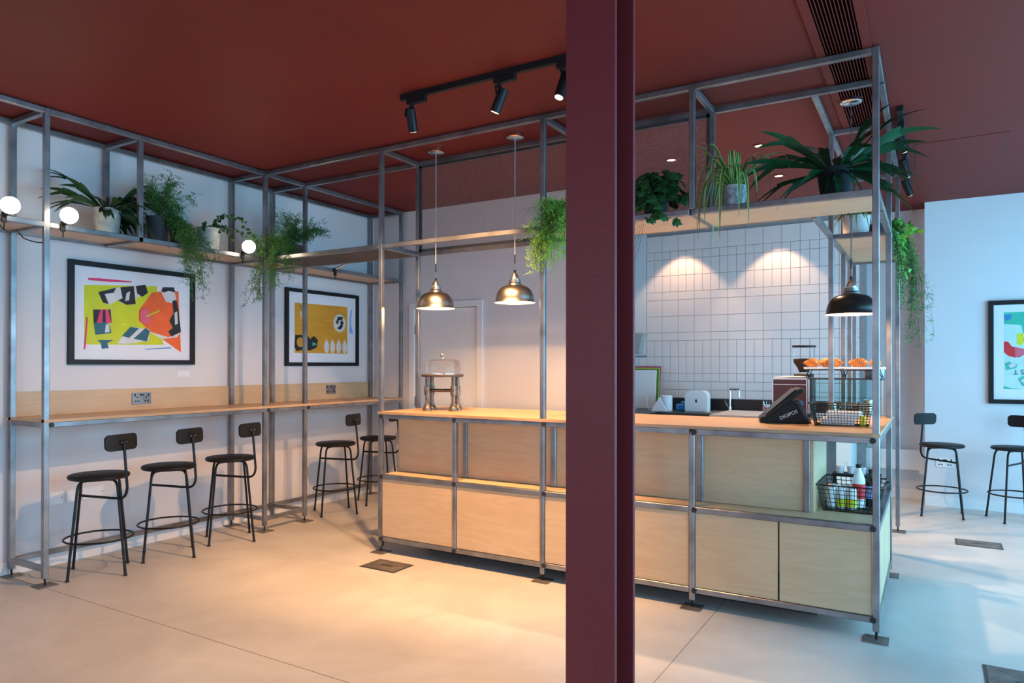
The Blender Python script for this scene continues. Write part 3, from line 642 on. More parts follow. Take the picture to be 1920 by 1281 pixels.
fernplant('feathery asparagus fern in a charcoal pot spilling over the larger print', (-4.85, 3.10, ZS), .062, .082, .20, 'potdark', 'fern',
          [((-.05, -.03, .42), (0, 0, .35), 8, .05), ((.02, .14, .46), (.0, .05, .38), 8, .05), ((.0, -.10, .38), (0, -.04, .32), 6, .04), ((.05, .12, .28), (.05, .06, .3), 8, .06), ((.19, .10, .02), (.14, .06, .28), 12, .05), ((.23, .12, -.16), (.22, .06, .22), 12, .055), ((.24, .16, -.30), (.24, .1, .2), 8, .05), ((.22, .25, -.12), (.2, .16, .24), 8, .05)], seed=3)
fernplant('asparagus fern hanging over the bridge shelf at the wall frame post', (-4.58, 4.14, ZC), .06, .08, .12, 'potbrown', 'fern',
          [((-.10, -.02, .34), (-.03, 0, .28), 8, .06), ((.15, .14, .28), (.05, .05, .26), 10, .06), ((.02, .05, .30), (0, 0, .25), 8, .06), ((.10, -.27, .04), (.04, -.18, .22), 12, .06), ((-.12, -.3, .05), (-.08, -.2, .22), 10, .06), ((.08, -.30, -.22), (.04, -.26, .16), 10, .05), ((-.12, -.29, -.34), (-.12, -.30, .12), 9, .04), ((.2, -.27, -.12), (.18, -.24, .14), 8, .05)], seed=5)
fernplant('bright green trailing fern hanging round the counter post near the pendants', (-1.98, 4.15, ZC), .055, .075, .11, 'potdark', 'fernlight',
          [((.04, .0, .24), (0, 0, .2), 8, .05), ((-.12, -.25, .10), (-.06, -.14, .2), 10, .045), ((-.13, -.27, -.10), (-.12, -.26, .14), 14, .045), ((-.06, -.30, -.22), (-.06, -.28, .12), 12, .04), ((.04, -.30, -.18), (.02, -.28, .12), 10, .045), ((-.15, -.28, -.26), (-.14, -.3, .06), 6, .03)], seed=8)
fernplant('wispy dark fern trailing down outside the right end of the shelf', (-.33, 5.85, Z['s'] + .0155), .06, .075, .12, 'potdark', 'fern',
          [((.22, .10, -.15), (.2, .05, .18), 8, .035), ((.25, .08, -.42), (.26, .06, .05), 9, .04), ((.24, .06, -.66), (.28, .06, -.1), 8, .035)], seed=9)
def frond(mb, base, d, up, length, width, fork, side):
    """antler-like frond: strap that forks near the tip"""
    d = Vector(d).normalized(); up = Vector(up); base = Vector(base)
    pts = [base + d * length * .62 * i / 7 + up * (i / 7 - (i / 7) ** 2 * .55) * length * .45 for i in range(8)]
    mb.ribbon(pts, [width * w_ for w_ in (.35, .4, .5, .65, .85, 1.1, 1.3, 1.2)], side, .25)
    e = pts[-1]; td = (pts[-1] - pts[-2]).normalized(); sd = Vector(side).normalized()
    for k in range(fork):
        a = (k - (fork - 1) / 2) * .5; dd = (td + sd * a + Vector((0, 0, -.25))).normalized(); L_ = length * .38 * (1 - .12 * abs(a))
        q = [e - td * .012 + sd * a * width * .7 + dd * L_ * i / 4 + Vector((0, 0, -.05 * L_ * i * i / 4)) for i in range(5)]
        mb.ribbon(q, [width * .62, width * .6, width * .48, width * .3, width * .05], side, .2)
def staghorn(label, loc, r0, r1, h_, potm, leafm, specs, seed=2, squat=1):
    t = thing('staghorn_fern', label, 'plant', loc); g = random.Random(seed); pot(t, r0, r1, h_, potm)
    for az, el_, L_, W_, fk in specs:
        a = R(az); d = Vector((math.cos(a) * math.cos(R(el_)), math.sin(a) * math.cos(R(el_)), math.sin(R(el_))))
        tl = g.choice((-1, 1)) * g.uniform(.5, 1.1); side = Vector((-math.sin(a), math.cos(a), tl))
        mb = MB(); frond(mb, Vector((math.cos(a), math.sin(a), 0)) * r1 * .4 + Vector((0, 0, h_ - .01)), d, Vector((0, 0, 1)) * (.5 if el_ > -10 else .15), L_, W_, fk, side)
        mb.build('frond', leafm, t, smooth=True)
    return t
g = random.Random(4)
sp = [(250, 35, .42, .035, 3), (262, 10, .40, .035, 2), (258, -5, .34, .04, 3), (275, 30, .32, .035, 2), (285, 0, .34, .035, 2)]
sp = [(a_, b_, c_, d_ * 1.25, e_) for a_, b_, c_, d_, e_ in sp]
sp += [(g.uniform(20, 130), g.uniform(-40, 40), g.uniform(.2, .36), g.uniform(.036, .05), g.choice((2, 3, 3))) for _ in range(26)] + [(g.uniform(-60, 20), g.uniform(-30, 25), g.uniform(.14, .24), .042, 2) for _ in range(9)]
staghorn('dark staghorn fern in a pale stone pot at the free end of the upper shelf', (-4.86, 2.735, ZS), .072, .088, .19, 'potpale', 'leafdark', sp, 4)
g = random.Random(11)
sp = [(200, 32, .40, .05, 2), (186, 5, .44, .055, 3), (196, -18, .40, .055, 2), (215, -28, .34, .05, 2), (178, 20, .36, .05, 2), (5, 38, .46, .05, 1), (0, 22, .46, .05, 1), (20, 58, .40, .05, 1), (-10, 8, .40, .045, 2), (-5, -12, .38, .05, 2), (-25, -28, .32, .05, 2), (10, -30, .40, .045, 1), (265, -35, .24, .045, 1), (280, -42, .26, .045, 1), (235, -20, .26, .05, 2), (300, -30, .28, .05, 2), (330, -10, .33, .05, 2), (310, 20, .26, .045, 2), (345, 52, .30, .05, 1)]
sp = [(a_, b_, c_ * 1.06, d_ * 1.0, e_) for a_, b_, c_, d_, e_ in sp]
sp += [(g.uniform(0, 360), g.uniform(-10, 50), g.uniform(.18, .32), .042, g.choice((1, 2, 2))) for _ in range(18)]
staghorn('large glossy staghorn fern in a black pot at the counter corner shelf', (-.44, 4.13, ZC), .07, .092, .175, 'potblack', 'stag', sp, 11)
# spider plant
t = thing('spider_plant', 'spider plant with striped ribbon leaves in a zinc pot on the overhead shelf', 'plant', (-.97, 4.12, ZC)); pot(t, .062, .074, .145, 'zinc')
g = random.Random(21)
for k in range(46):
    a = g.uniform(0, 2 * PI); reach = g.uniform(.10, .29); hgt = g.uniform(.12, .34); end = g.uniform(-.30, .12)
    if k < 6: a = R(g.uniform(235, 305)); reach = g.uniform(.22, .27); end = g.uniform(-.36, -.2); hgt = g.uniform(.14, .22)
    elif abs(math.sin(a)) > .8 and end < -.02: end = .02
    c, q = math.cos(a), math.sin(a); b0 = Vector((c * .02, q * .02, .13))
    pts = []
    for i in range(15):
        u = i / 14; rr = .02 + reach * (1 - (1 - u) ** 1.8); zz = .13 + hgt * 4 * u * (1 - u) * .62 + end * u ** 2.2
        pts.append(Vector((c * rr, q * rr, zz)))
    w_ = g.uniform(.016, .025); 
    MB().ribbon(pts, [w_ * x for x in (.6, .8, .95, 1, 1, 1, 1, .95, .9, .85, .75, .6, .45, .3, .08)], (-q, c, 0), .35).build('leaf', 'spider', t, smooth=True)
# grape ivy: separate lobed leaves sharing meshes
t = thing('grape_ivy', 'dense dark grape ivy tumbling over the shelf edge beside the column', 'plant', (-1.44, 4.14, ZC)); pot(t, .06, .08, .13, 'potdark')
lf_ = []
for kk in range(2):
    ol = [(0, 0), (.35, .05), (.55, .3), (.38, .42), (.52, .68), (.25, .7), (.0, 1.05), (-.25, .7), (-.5, .66), (-.38, .42), (-.55, .28), (-.33, .03)]
    mb = MB(); c = mb.bm.verts.new((0, .45, .10 + .05 * kk)); vs = [mb.bm.verts.new((x * (1 + .1 * kk), y, -.08 * abs(x))) for x, y in ol]
    for i in range(len(vs)): mb.bm.faces.new((c, vs[i], vs[(i + 1) % len(vs)]))
    me_ = mb.mesh('leaf'); me_.materials.append(M['ivy']); lf_.append(me_)
g = random.Random(31)
stm = MB(); spots = []
for k in range(170):
    a = g.uniform(0, 2 * PI); e = g.uniform(-.25, 1.2)
    r_ = g.uniform(.08, .17); spots.append(Vector((math.cos(a) * math.cos(e) * r_ * 1.15, math.sin(a) * math.cos(e) * r_, .13 + math.sin(e) * r_ * .9 + .02)))
for base in ((.10, -.22, 1), (.18, -.23, 1.2), (-.05, -.23, .7), (.04, -.23, .9), (-.12, -.22, 1.1)):
    for k in range(9): u = k / 8; spots.append(Vector((base[0] * u + g.gauss(0, .02), base[1] * min(1, u * 1.6) + g.gauss(0, .012), .14 - .24 * base[2] * max(0, u - .25) + g.gauss(0, .015))))
for k in range(3): spots.append(Vector((-.16 + .03 * k, -.20 - .01 * k, -.33 - .03 * k)))
for p_ in spots:
    stm.tube([Vector((p_.x * .2, p_.y * .3, .13)), p_ * .6 + Vector((0, 0, .06)), p_], .0014, 3, caps=False)
    o = obj('leaf', g.choice(lf_), None, t, p_); sc_ = g.uniform(.05, .072); o.scale = (sc_, sc_, sc_)
    out = Vector((p_.x, p_.y - .02, .25 * (p_.z - .1))).normalized()
    o.rotation_euler = (out * .8 + Vector((g.gauss(0, .4), g.gauss(0, .4), .5))).to_track_quat('Z', 'Y').to_euler(); o.rotation_euler.rotate_axis('Z', g.uniform(-2.6, 2.6) + PI)
stm.build('stems', 'stem', t, kind='stuff')
# small round-leaf plants
def roundplant(label, loc, r0, r1, h_, potm, leafm, paths, lr, seed, name='round_leaf_plant', step=.016):
    t = thing(name, label, 'plant', loc); g = random.Random(seed)
    if potm: pot(t, r0, r1, h_, potm)
    st, mb = MB(), MB()
    for pts in paths:
        pts = [Vector(p) for p in pts]; cv = arc(pts[1], pts[0], pts[2], 14); st.tube(cv, .0016, 4, caps=False)
        ln = sum((a - b_).length for a, b_ in zip(cv, cv[1:])); n = max(3, int(ln / step))
        for i in range(n):
            u = i / n * 14; j = int(u); p = cv[j].lerp(cv[min(14, j + 1)], u - j)
            for sgn in (-1, 1):
                d = Vector((g.gauss(0, 1), g.gauss(0, 1), g.gauss(.2, .8))).normalized(); c = p + d * lr * 1.2; nn = Vector((g.gauss(0, .6) + .5, g.gauss(0, .6) - .4, g.gauss(.5, .5))).normalized()
                a_ = nn.orthogonal().normalized(); b_ = nn.cross(a_); r_ = lr * g.uniform(.7, 1.15)
                vs = [mb.bm.verts.new(c + (a_ * math.cos(q * PI / 3.5) + b_ * math.sin(q * PI / 3.5)) * r_ + nn * .1 * r_ * (q % 2)) for q in range(7)]
                mb.bm.faces.new(vs)
    st.build('stems', 'stem', t, kind='stuff'); mb.build('foliage', leafm, t, kind='stuff'); return t
roundplant('button-leaf creeper in a weathered pale pot arching past the bridge post', (-4.86, 3.53, ZS), .07, .085, .19, 'potpale', 'round',
           [((0, 0, .18), (.02, .12, .38), (.1, .28, .26)), ((0, 0, .18), (.06, .1, .26), (.14, .26, .14)), ((.02, 0, .18), (.0, .1, .34), (.02, .16, .30)), ((.05, 0, .18), (.1, .1, .24), (.12, .12, .08)), ((0, -.03, .18), (.04, -.06, .27), (.08, -.10, .12)), ((0, 0, .18), (.06, .03, .26), (.1, .04, .12)), ((.1, .26, .24), (.14, .34, .14), (.18, .36, .0))], .0135, 41)
t = thing('plant_pot', 'plain brown pot standing between the fern and the creeper', 'pot', (-4.94, 3.33, ZS)); MB().lathe([(0, 0), (.055, 0), (.072, .18), (.064, .18), (.06, .16), (0, .16)], 28).build('body', 'potbrown', t, smooth=True); MB().lathe([(0, .168), (.062, .165)], 24).build('soil', 'soil', t)
roundplant('round-leaf vine trailing from the right end of the shelf by the window side', (-.33, 5.56, Z['s'] + .0155), .05, .065, .11, 'potdark', 'vine',
           [((0, 0, .1), (.17, -.05, .16), (.2, -.08, -.02)), ((0, 0, .1), (.16, .0, .1), (.17, -.04, -.15)), ((.02, 0, .1), (.18, .0, .08), (.17, -.02, -.24)), ((0, 0, .1), (.16, .05, .1), (.20, .05, -.30)), ((.1, 0, .1), (.22, -.05, .1), (.26, -.1, .0))], .022, 43, 'trailing_vine', .024)
roundplant('string-of-pearls plant hanging in fine strands beside the right-end posts', (-.285, 5.40, Z['s'] + .0155), .045, .055, .08, 'potdark', 'pearl',
           [((.0, 0, .07), (.10 + .006 * k, .02 * (k % 3) - .1, .06), (.095 + .006 * k, .03 * (k % 4) - .20, -.40 - .04 * (k % 4))) for k in range(9)], .006, 44, 'pearl_string_plant', .012)
# cactus-like striped plant in white pot under the right shelf bay
t = thing('zebra_plant', 'spiky striped plant in a pale pot on the right-hand shelf', 'plant', (-.435, 5.29, Z['s'] + .0155)); 
g = random.Random(51); pot(t, .078, .088, .13, 'potwhite')
for k in range(46):
    a = g.uniform(0, 2 * PI); L_ = g.uniform(.10, .17); c, q = math.cos(a), math.sin(a); dn = g.uniform(-.115, .02)
    pts = [Vector((c * (.03 + L_ * u), q * (.03 + L_ * u), .13 + .05 * math.sin(u * PI) + dn * u * u)) for u in [i / 5 for i in range(6)]]
    MB().ribbon(pts, [.014, .017, .016, .013, .009, .002], (-q, c, 0), .4).build('leaf', 'cactus', t, smooth=True)
# ------------------------------------------------------------------ things on the counter
t = thing('cake_stand', 'pipe-fitting cake stand with dark round board on the counter', 'cake stand', (-3.12, 4.24, zw0), R(20))
M['pipe'] = simple('galvanised_pipe', (.22, .17, .13), .42, .85, noise=.35, nscale=30); M['board'] = simple('dark_board', (.07, .055, .045), .55, noise=.3)
for x in (-.10, .10):
    for y in (-.055, .055):
        l = MB().tube([(x, y, .004), (x, y, .25)], .0150, 14).build('pipe_leg', 'pipe', t, smooth=True)
        MB().lathe([(0, 0), (.034, 0), (.035, .014), (.030, .026), (.023, .038), (.023, .052), (.015, .052)], 20, (x, y, 0)).build('foot_cap', 'pipe', l, smooth=True)
        MB().lathe([(.014, .115), (.0225, .115), (.0225, .182), (.014, .182)], 18, (x, y, 0)).build('tee_joint', 'pipe', l)
    MB().tube([(x, -.055, .148), (x, .055, .148)], .0125, 12).build('cross_pipe', 'pipe', t)
MB().tube([(-.1, 0, .148), (.1, 0, .148)], .0125, 12).build('bridge_pipe', 'pipe', t)
MB().lathe([(0, .250), (.152, .250), (.156, .256), (.156, .266), (.152, .270), (0, .270)], 48).build('board', 'board', t, smooth=True)
t = thing('glass_dome', 'clear glass cake dome with knob on the cake stand', 'cake dome', (-3.12, 4.24, zw0 + .271))
MB().lathe([(.128, 0), (.130, .002), (.130, .075), (.122, .098), (.10, .108), (.02, .112), (0, .112)], 48).build('cover', 'domeglass', t, smooth=True); MB().lathe([(0, .112), (.010, .113), (.009, .125), (.018, .135), (.020, .142), (.014, .148), (0, .149)], 24).build('knob', 'chrome', t, smooth=True)
MB().lathe([(.128, 0), (.132, 0), (.132, .004), (.128, .004)], 48).build('rim', 'chrome', t)
def basket(label, loc, w, d, h_, rz=0, gx=14, gy=8, gz=6, flare=.02, wire=.0016):
    t = thing('wire_basket', label, 'basket', loc, rz); mb = MB(); r_ = wire
    def P_(a, b_, z): k = flare * z / h_; return (a * (w / 2 + k), b_ * (d / 2 + k), z + r_)
    for i in range(gz + 1):
        z = h_ * i / gz; mb.tube([P_(-1, -1, z), P_(1, -1, z), P_(1, 1, z), P_(-1, 1, z)], r_ * (1.9 if i in (0, gz) else 1), 4, True)
    for i in range(gx + 1):
        a = -1 + 2 * i / gx; mb.tube([P_(a, -1, h_), P_(a, -1, 0), P_(a, 1, 0), P_(a, 1, h_)], r_, 4)
    for i in range(gy + 1):
        a = -1 + 2 * i / gy; mb.tube([P_(-1, a, h_), P_(-1, a, 0), P_(1, a, 0), P_(1, a, h_)], r_, 4)
    mb.build('wire_grid', 'black', t)
    for sx in (-1, 1): MB().tube(arc(Vector(P_(sx * 1.25, 0, h_ * 1.12)), P_(sx, -.4, h_), P_(sx, .4, h_)), .004, 6).build('handle', 'black', t)
    return t
basket('black wire basket on the worktop beside the till holding white boxes', (-.43, 4.36, zw0 + .002), .27, .18, .115, R(3), 18, 10, 8)
for i, (x, y, a) in enumerate(((-.45, 4.345, 2), (-.42, 4.385, -3))): tag(BX(-.085, .085, -.05, .05, 0, .036).build('paper_box', 'white', bev=.002, loc=(x, y, zw0 + .007 + .037 * i)), ['white paper pack at the bottom of the worktop basket', 'white paper pack lying on top in the worktop basket'][i], 'box').rotation_euler.z = R(a)
tag(BX(-.012, .012, -.03, .03, 0, .05).build('yellow_packet', YEL, loc=(-.325, 4.36, zw0 + .007)), 'small yellow packet in the worktop basket', 'packet')
# till
t = thing('till', 'black touchscreen till with slanted wedge base on the counter', 'till', (-.72, 4.44, zw0), R(14))
def fy(a, b_, d): return Vector((a, d, b_))
MB().prism([(-.17, 0), (.095, 0), (.035, .125), (.0, .135), (-.06, .09), (-.17, .03)], fy, -.10, .10).build('base', 'black', t, .004)
MB().prism([(-.155, .035), (-.15, .022), (.065, .19), (.058, .207), (.03, .2)], fy, -.15, .15).build('screen_housing', 'black', t, .004)
MB().prism([(-.140, .052), (.022, .199), (.020, .201), (-.142, .054)], fy, -.135, .135).build('screen', 'kblack', t)
MB().prism([(.100, .0), (.112, .004), (.046, .138), (.036, .132)], fy, -.085, .085).build('port_panel', 'steeld', t)
MB().prism([(.062, .105), (.072, .11), (.060, .132), (.05, .128)], fy, -.088, -.03).build('blue_plug', BLU, t)
mwt = Matrix.Translation((-.015, -.1008, .05)) @ Matrix.Rotation(R(90), 4, 'X') @ Matrix.Rotation(R(25), 4, 'Z')
text('lettering', 'DIGIPOS', .028, 'white', t, mwt)
# rear bench, espresso machine, display case
t = thing('rear_bench', 'stainless rear bench behind the counter carrying the coffee machine', 'bench', (-.98, 5.5, 0)); BX(-.42, .38, -.30, .30, .96, .995).build('top', 'steelsink', t); BX(-.40, .37, -.28, .28, .08, .96).build('body', 'kblack', t)
t = thing('coffee_machine', 'coffee machine with plain oxblood back panel and steel edges', 'coffee machine', (-.85, 5.42, .995)); M['brownp'] = simple('oxblood_panel', (.055, .012, .014), .35, noise=.05)
BX(-.115, .105, -.15, .17, .02, .262).build('body', 'brownp', t, .003); BX(-.12, .11, -.156, .176, .262, .272).build('top_tray', 'steelsink', t); BX(-.116, .106, -.153, -.15, .225, .230).build('trim_strip', 'steelsink', t)
for x in (-.118, .107): BX(x - .004, x + .004, -.156, -.148, .0, .262).build('corner_edge', 'steelsink', t)
for x in (-.09, .08):
    for y in (-.12, .14): MB().tube([(x, y, 0), (x, y, .022)], .012, 10).build('foot', 'rubber', t)
for i, (x, y, a, lb) in enumerate(((-.90, 5.38, 8, 'white paper menu lying on the coffee machine, lower sheet'), (-.84, 5.36, -14, 'white paper menu lying on top of the other sheet'))): tag(BX(-.075, .075, -.05, .05, 0, .006).build('paper_menu', 'paper', loc=(x, y, 1.268 + .0065 * i)), lb, 'paper').rotation_euler.z = R(a)
t = thing('coffee_grinder', 'coffee grinder with clear bean hopper behind the coffee machine', 'grinder', (-.82, 5.68, .995))
BX(-.06, .06, -.08, .08, 0, .30).build('body', 'black', t, .006); MB().lathe([(.035, .30), (.045, .34), (.075, .385), (.078, .50)], 32).build('hopper', 'glass', t, smooth=True); MB().lathe([(0, .31), (.034, .31), (.044, .34), (.072, .385), (.073, .41), (0, .415)], 28).build('beans', 'soil', t, smooth=True); MB().lathe([(0, .512), (.084, .512), (.085, .502), (.078, .498)], 32).build('lid', 'black', t, smooth=True)
t = thing('display_case', 'glass counter display case with steel corner bars and dark top', 'display case', (-.50, 5.36, zw0)); 
X0, X1, Y0, Y1, HH = -.228, .225, -.10, .20, .24
BX(X0, X1, Y0, Y1, HH, HH + .008).build('top_shelf', 'kblack', t)
for a in ((X0, X1, Y0, Y0 + .004), (X0, X1, Y1 - .004, Y1), (X0, X0 + .004, Y0, Y1), (X1 - .004, X1, Y0, Y1)): BX(*a, .003, HH).build('pane', 'glassteal', t)
for x in (X0, X1):
    for y in (Y0, Y1): BX(x - .005, x + .005, y - .005, y + .005, 0, HH).build('corner_bar', 'steelsink', t)
BX(X0, X1, Y0, Y1, .11, .114).build('middle_shelf', 'glassteal', t)
def riser(label, x, y, w, d):
    t = thing('tray_riser', label, 'riser', (x, y, zw0 + .2485)); r_ = .0042; h_ = .058
    for yy in (-d / 2, d / 2):
        MB().tube([(-w / 2 - .02, yy, r_), (-w / 2, yy, h_), (w / 2, yy, h_), (w / 2 + .02, yy, r_)], r_, 6).build('side_wire', 'black', t)
    for xx in (-w / 2, -w / 6, w / 6, w / 2): MB().tube([(xx, -d / 2, h_), (xx, d / 2, h_)], r_, 6).build('cross_wire', 'black', t)
    return t
riser('black wire riser under the croissant tray next to the grinder', -.635, 5.40, .20, .16); riser('black wire riser under the croissant tray at the counter corner', -.40, 5.38, .20, .16)
def tray(label, x, y, w): 
    t = thing('serving_tray', label, 'tray', (x, y, zw0 + .311)); BX(-w / 2, w / 2, -.10, .10, 0, .008).build('base', 'white', t, .003)
    for yy in (-.1, .094): BX(-w / 2, w / 2, yy, yy + .006, .008, .016).build('rim', 'white', t)
tray('white serving tray of croissants next to the grinder', -.645, 5.40, .245); tray('white serving tray with croissants at the counter corner', -.385, 5.38, .245)
M['pastry'] = simple('baked_pastry', (.60, .22, .05), .45, noise=.45, nscale=28, bump=.6)
def croissant(label, x, y, z, rz, L_=.10):
    mb = MB(); pts = []; rs = []
    for i in range(19):
        u = -1 + i / 9; a = u * 1.15; pts.append((L_ * .62 * math.sin(a), L_ * .5 * (1 - math.cos(a)), .0355)); rs.append(max(.004, .031 * math.cos(u * 1.42) ** 1.15 * (1 + .14 * math.cos(i * PI))))
    mb.tube(pts, rs, 12); o = mb.build('croissant', 'pastry', smooth=True, loc=(x, y, z)); o.rotation_euler.z = R(rz); return tag(o, label, 'croissant')
zt_ = zw0 + .3195
croissant('largest golden croissant at the grinder end of the tray', -.715, 5.36, zt_, 150, .10); croissant('golden croissant in the middle of the grinder-side tray', -.64, 5.42, zt_, 60, .085); croissant('golden croissant by the inner steel post on the grinder-side tray', -.575, 5.37, zt_, 235, .09)
croissant('flat golden croissant at the front of the corner tray', -.42, 5.34, zt_, 165, .11); croissant('darker croissant at the back of the corner tray', -.325, 5.43, zt_, 75, .09)
t = thing('steel_tub', 'round galvanised tub behind the corner croissant tray', 'tub', (-.34, 5.52, zw0 + .2485)); MB().lathe([(0, 0), (.062, 0), (.066, .062), (.068, .064), (.062, .062), (.058, .006), (0, .006)], 28).build('body', 'zinc', t, smooth=True)
for x, y, h_, lb in ((-.60, 5.42, .075, 'steel milk jug on the floor of the glass display case near the coffee machine'), (-.37, 5.44, .10, 'taller steel jug on the floor of the glass display case at the corner')):
    t = thing('milk_jug', lb, 'jug', (x, y, zw0 + .001)); MB().lathe([(0, 0), (.036, 0), (.038, .01), (.032, h_ * .8), (.034, h_), (.031, h_), (.029, h_ * .8), (.034, .012), (0, .006)], 24).build('body', 'steelsink', t, smooth=True); MB().tube(arc((.07, 0, h_ * .6), (.033, 0, h_ * .85), (.036, 0, h_ * .25)), .004, 6).build('handle', 'steelsink', t)
# drinks in the lower open bay
basket('black wire drinks basket in the open lower bay', (-.375, 4.35, Z['m'] + s), .26, .34, .14, 0, 12, 12, 6, .03, .0022)
def bottle(label, x, y, z, r_, h_, m, capm, lab=None):
    t = thing('drink_bottle', label, 'bottle', (x, y, z)); MB().lathe([(0, 0), (r_, 0), (r_, h_ * .62), (r_ * .85, h_ * .72), (r_ * .42, h_ * .86), (r_ * .42, h_ * .93)], 20).build('body', m, t, smooth=True); MB().lathe([(0, h_), (r_ * .48, h_), (r_ * .48, h_ * .92), (0, h_ * .92)], 16).build('cap', capm, t)
    if lab: MB().lathe([(r_ + .0008, h_ * .2), (r_ + .0008, h_ * .55)], 20).build('wrapper', lab, t)
zb_ = Z['m'] + s + .005
bottle('white and red bottle with black cap standing in the drinks basket', -.345, 4.36, zb_, .032, .235, 'white', 'black', RED)
bottle('dark bottle behind the white and red one in the drinks basket', -.29, 4.44, zb_, .028, .20, 'blackshade', 'black', LBL)
def can(label, x, y, m): 
    t = thing('drink_can', label, 'can', (x, y, zb_)); MB().lathe([(0, 0), (.020, 0), (.024, .006), (.024, .104), (.020, .112), (0, .112)], 20).build('body', 'white', t, smooth=True); MB().lathe([(.0245, .012), (.0245, .055)], 20).build('wrapper', m, t, smooth=True); MB().lathe([(.0, .113), (.018, .113), (.0195, .111)], 18).build('lid', 'chrome', t)
for i, (x, m, c) in enumerate(((-.475, 'white', 'plain'), (-.424, LIME, 'lime-banded'), (-.373, YEL, 'yellow-banded'))): can('%s white drinks can in the front row of the drinks basket' % c, x, 4.27, m)
for i, (x, m, c) in enumerate(((-.465, LBL, 'pale blue banded'), (-.41, TEALD, 'dark teal banded'))): can('%s white drinks can in the back row of the drinks basket' % c, x, 4.40, m)
t = thing('drinks_tray', 'black raised tray holding clear cups at the back of the open bay', 'tray', (-.38, 4.66, Z['m'] + s)); BX(-.13, .13, -.06, .06, .135, .145).build('deck', 'black', t)
for x in (-.12, .12):
    for y in (-.05, .05): BX(x - .005, x + .005, y - .005, y + .005, 0, .135).build('leg', 'black', t)
for i in range(4):
    c = thing('dessert_cup', 'clear dessert cup with pink filling on the black raised tray', 'cup', (-.47 + .06 * i, 4.66, Z['m'] + s + .145), 0, 'dessert cups on the raised tray'); MB().lathe([(.020, 0), (.026, .07), (.027, .07)], 20).build('wall', 'glass', c, smooth=True); MB().lathe([(0, .001), (.019, .001), (.023, .04), (0, .042)], 20).build('filling', SKN, c, smooth=True)
# ------------------------------------------------------------------ kitchen run
ZK = .845
def cab(label, x0, x1, y0=7.50, y1=KY - .012, m='trimwhite'):
    t = thing('kitchen_cabinet', label, 'cabinet', ((x0 + x1) / 2, (y0 + y1) / 2, 0)); w, dd = (x1 - x0) / 2, (y1 - y0) / 2
    BX(-w, w, -dd + .02, dd, .1, ZK - .04).build('body', 'trimwhite', t); BX(-w + .003, w - .003, -dd, -dd + .018, .105, ZK - .045).build('door', m, t); BX(-w, w, -dd + .06, dd, 0, .1).build('plinth', 'kblack', t)
cab('white base cabinet under the sink, on the towel dispenser side', -2.37, -1.78); cab('white base cabinet under the mug end of the sink', -1.775, -1.2); cab('base cabinet at the coffee end of the kitchen run', -1.195, -.66)
cab('corner base cabinet with wooden door in the kitchen run', -3.57, -2.375, m='plyedge')
k = MB(); k.box(-3.59, -.64, 7.46, KY - .011, ZK - .04, ZK); k.box(-3.59, -2.57, 6.4, 7.46, ZK - .04, ZK)
tag(k.build('kitchen_worktop', 'kblack'), 'black L-shaped kitchen worktop in front of the tiled wall', 'worktop')
tag(BX(-3.58, -.64, KY - .026, KY - .011, ZK, .97).build('kitchen_upstand', 'kblack'), 'black upstand strip between worktop and tiles', 'upstand')
cab('base cabinet under the near arm of the black kitchen worktop', -3.58, -2.60, 6.43, 7.42)
t = thing('sink', 'stainless sink and drainer set in the black worktop', 'sink', (-1.94, 7.78, ZK)); sk = MB(); sk.box(-.15, .30, -.22, -.19, 0, .006); sk.box(-.15, .30, .15, .2, 0, .006); sk.box(-.15, -.02, -.19, .15, 0, .006); sk.box(.26, .30, -.19, .15, 0, .006); sk.build('deck', 'steelsink', t); BX(-.02, .26, -.19, .15, .0, .002).build('bowl', 'steelsink', t)
t = thing('kitchen_tap', 'tall chrome square-neck tap behind the sink', 'tap', (-1.93, 8.02, ZK)); MB().tube([(0, 0, 0), (0, 0, .05)], .022, 18).build('base', 'chrome', t); MB().tube([(0, 0, .05), (0, 0, .225)] + [Vector(v_) for v_ in arc((0, 0, .25), (0, 0, .228), (.02, -.02, .25))] + [(.09, -.06, .25)] + [Vector(v_) for v_ in arc((.115, -.075, .25), (.095, -.063, .25), (.115, -.075, .225))] + [(.115, -.075, .16)], .012, 12).build('spout', 'chrome', t, smooth=True); MB().tube([(-.02, 0, .04), (-.055, -.01, .115)], .007, 8).build('lever', 'chrome', t)
# soap dispenser with drop mark
t = thing('towel_dispenser', 'white rounded towel dispenser with black drop mark', 'dispenser', (-2.22, 7.76, ZK)); rr = .07; w = .125; hh = .235
prof = [(-w, 0), (w, 0)] + [(w - rr + rr * math.cos(R(a)), hh - rr + rr * math.sin(R(a))) for a in range(0, 91, 15)] + [(-w + rr + rr * math.cos(R(a)), hh - rr + rr * math.sin(R(a))) for a in range(90, 181, 15)]
MB().prism(prof, fy, -.06, .06).build('shell', 'white', t, .004); MB().prism([(0, .145), (.008, .125), (.011, .112), (.007, .102), (0, .099), (-.007, .102), (-.011, .112), (-.008, .125)], fy, -.0625, -.06).build('drop_mark', 'black', t)
tag(MB().lathe([(0, 0), (.068, 0), (.068, .17), (.02, .17), (.02, .02), (0, .02)], 32).build('paper_roll', 'paper', smooth=True, loc=(-2.57, 7.74, ZK)), 'white paper towel roll standing on the black worktop', 'paper roll')
tag(MB().prism([(-.09, 0), (.09, 0), (-.01, .155)], lambda a, b_, dd: Vector((a, dd + b_ * .3, b_)), -.02, .0).build('folded_cloth', 'paper', loc=(-2.61, 7.62, ZK)), 'white folded cloth leaning on the paper roll', 'cloth')
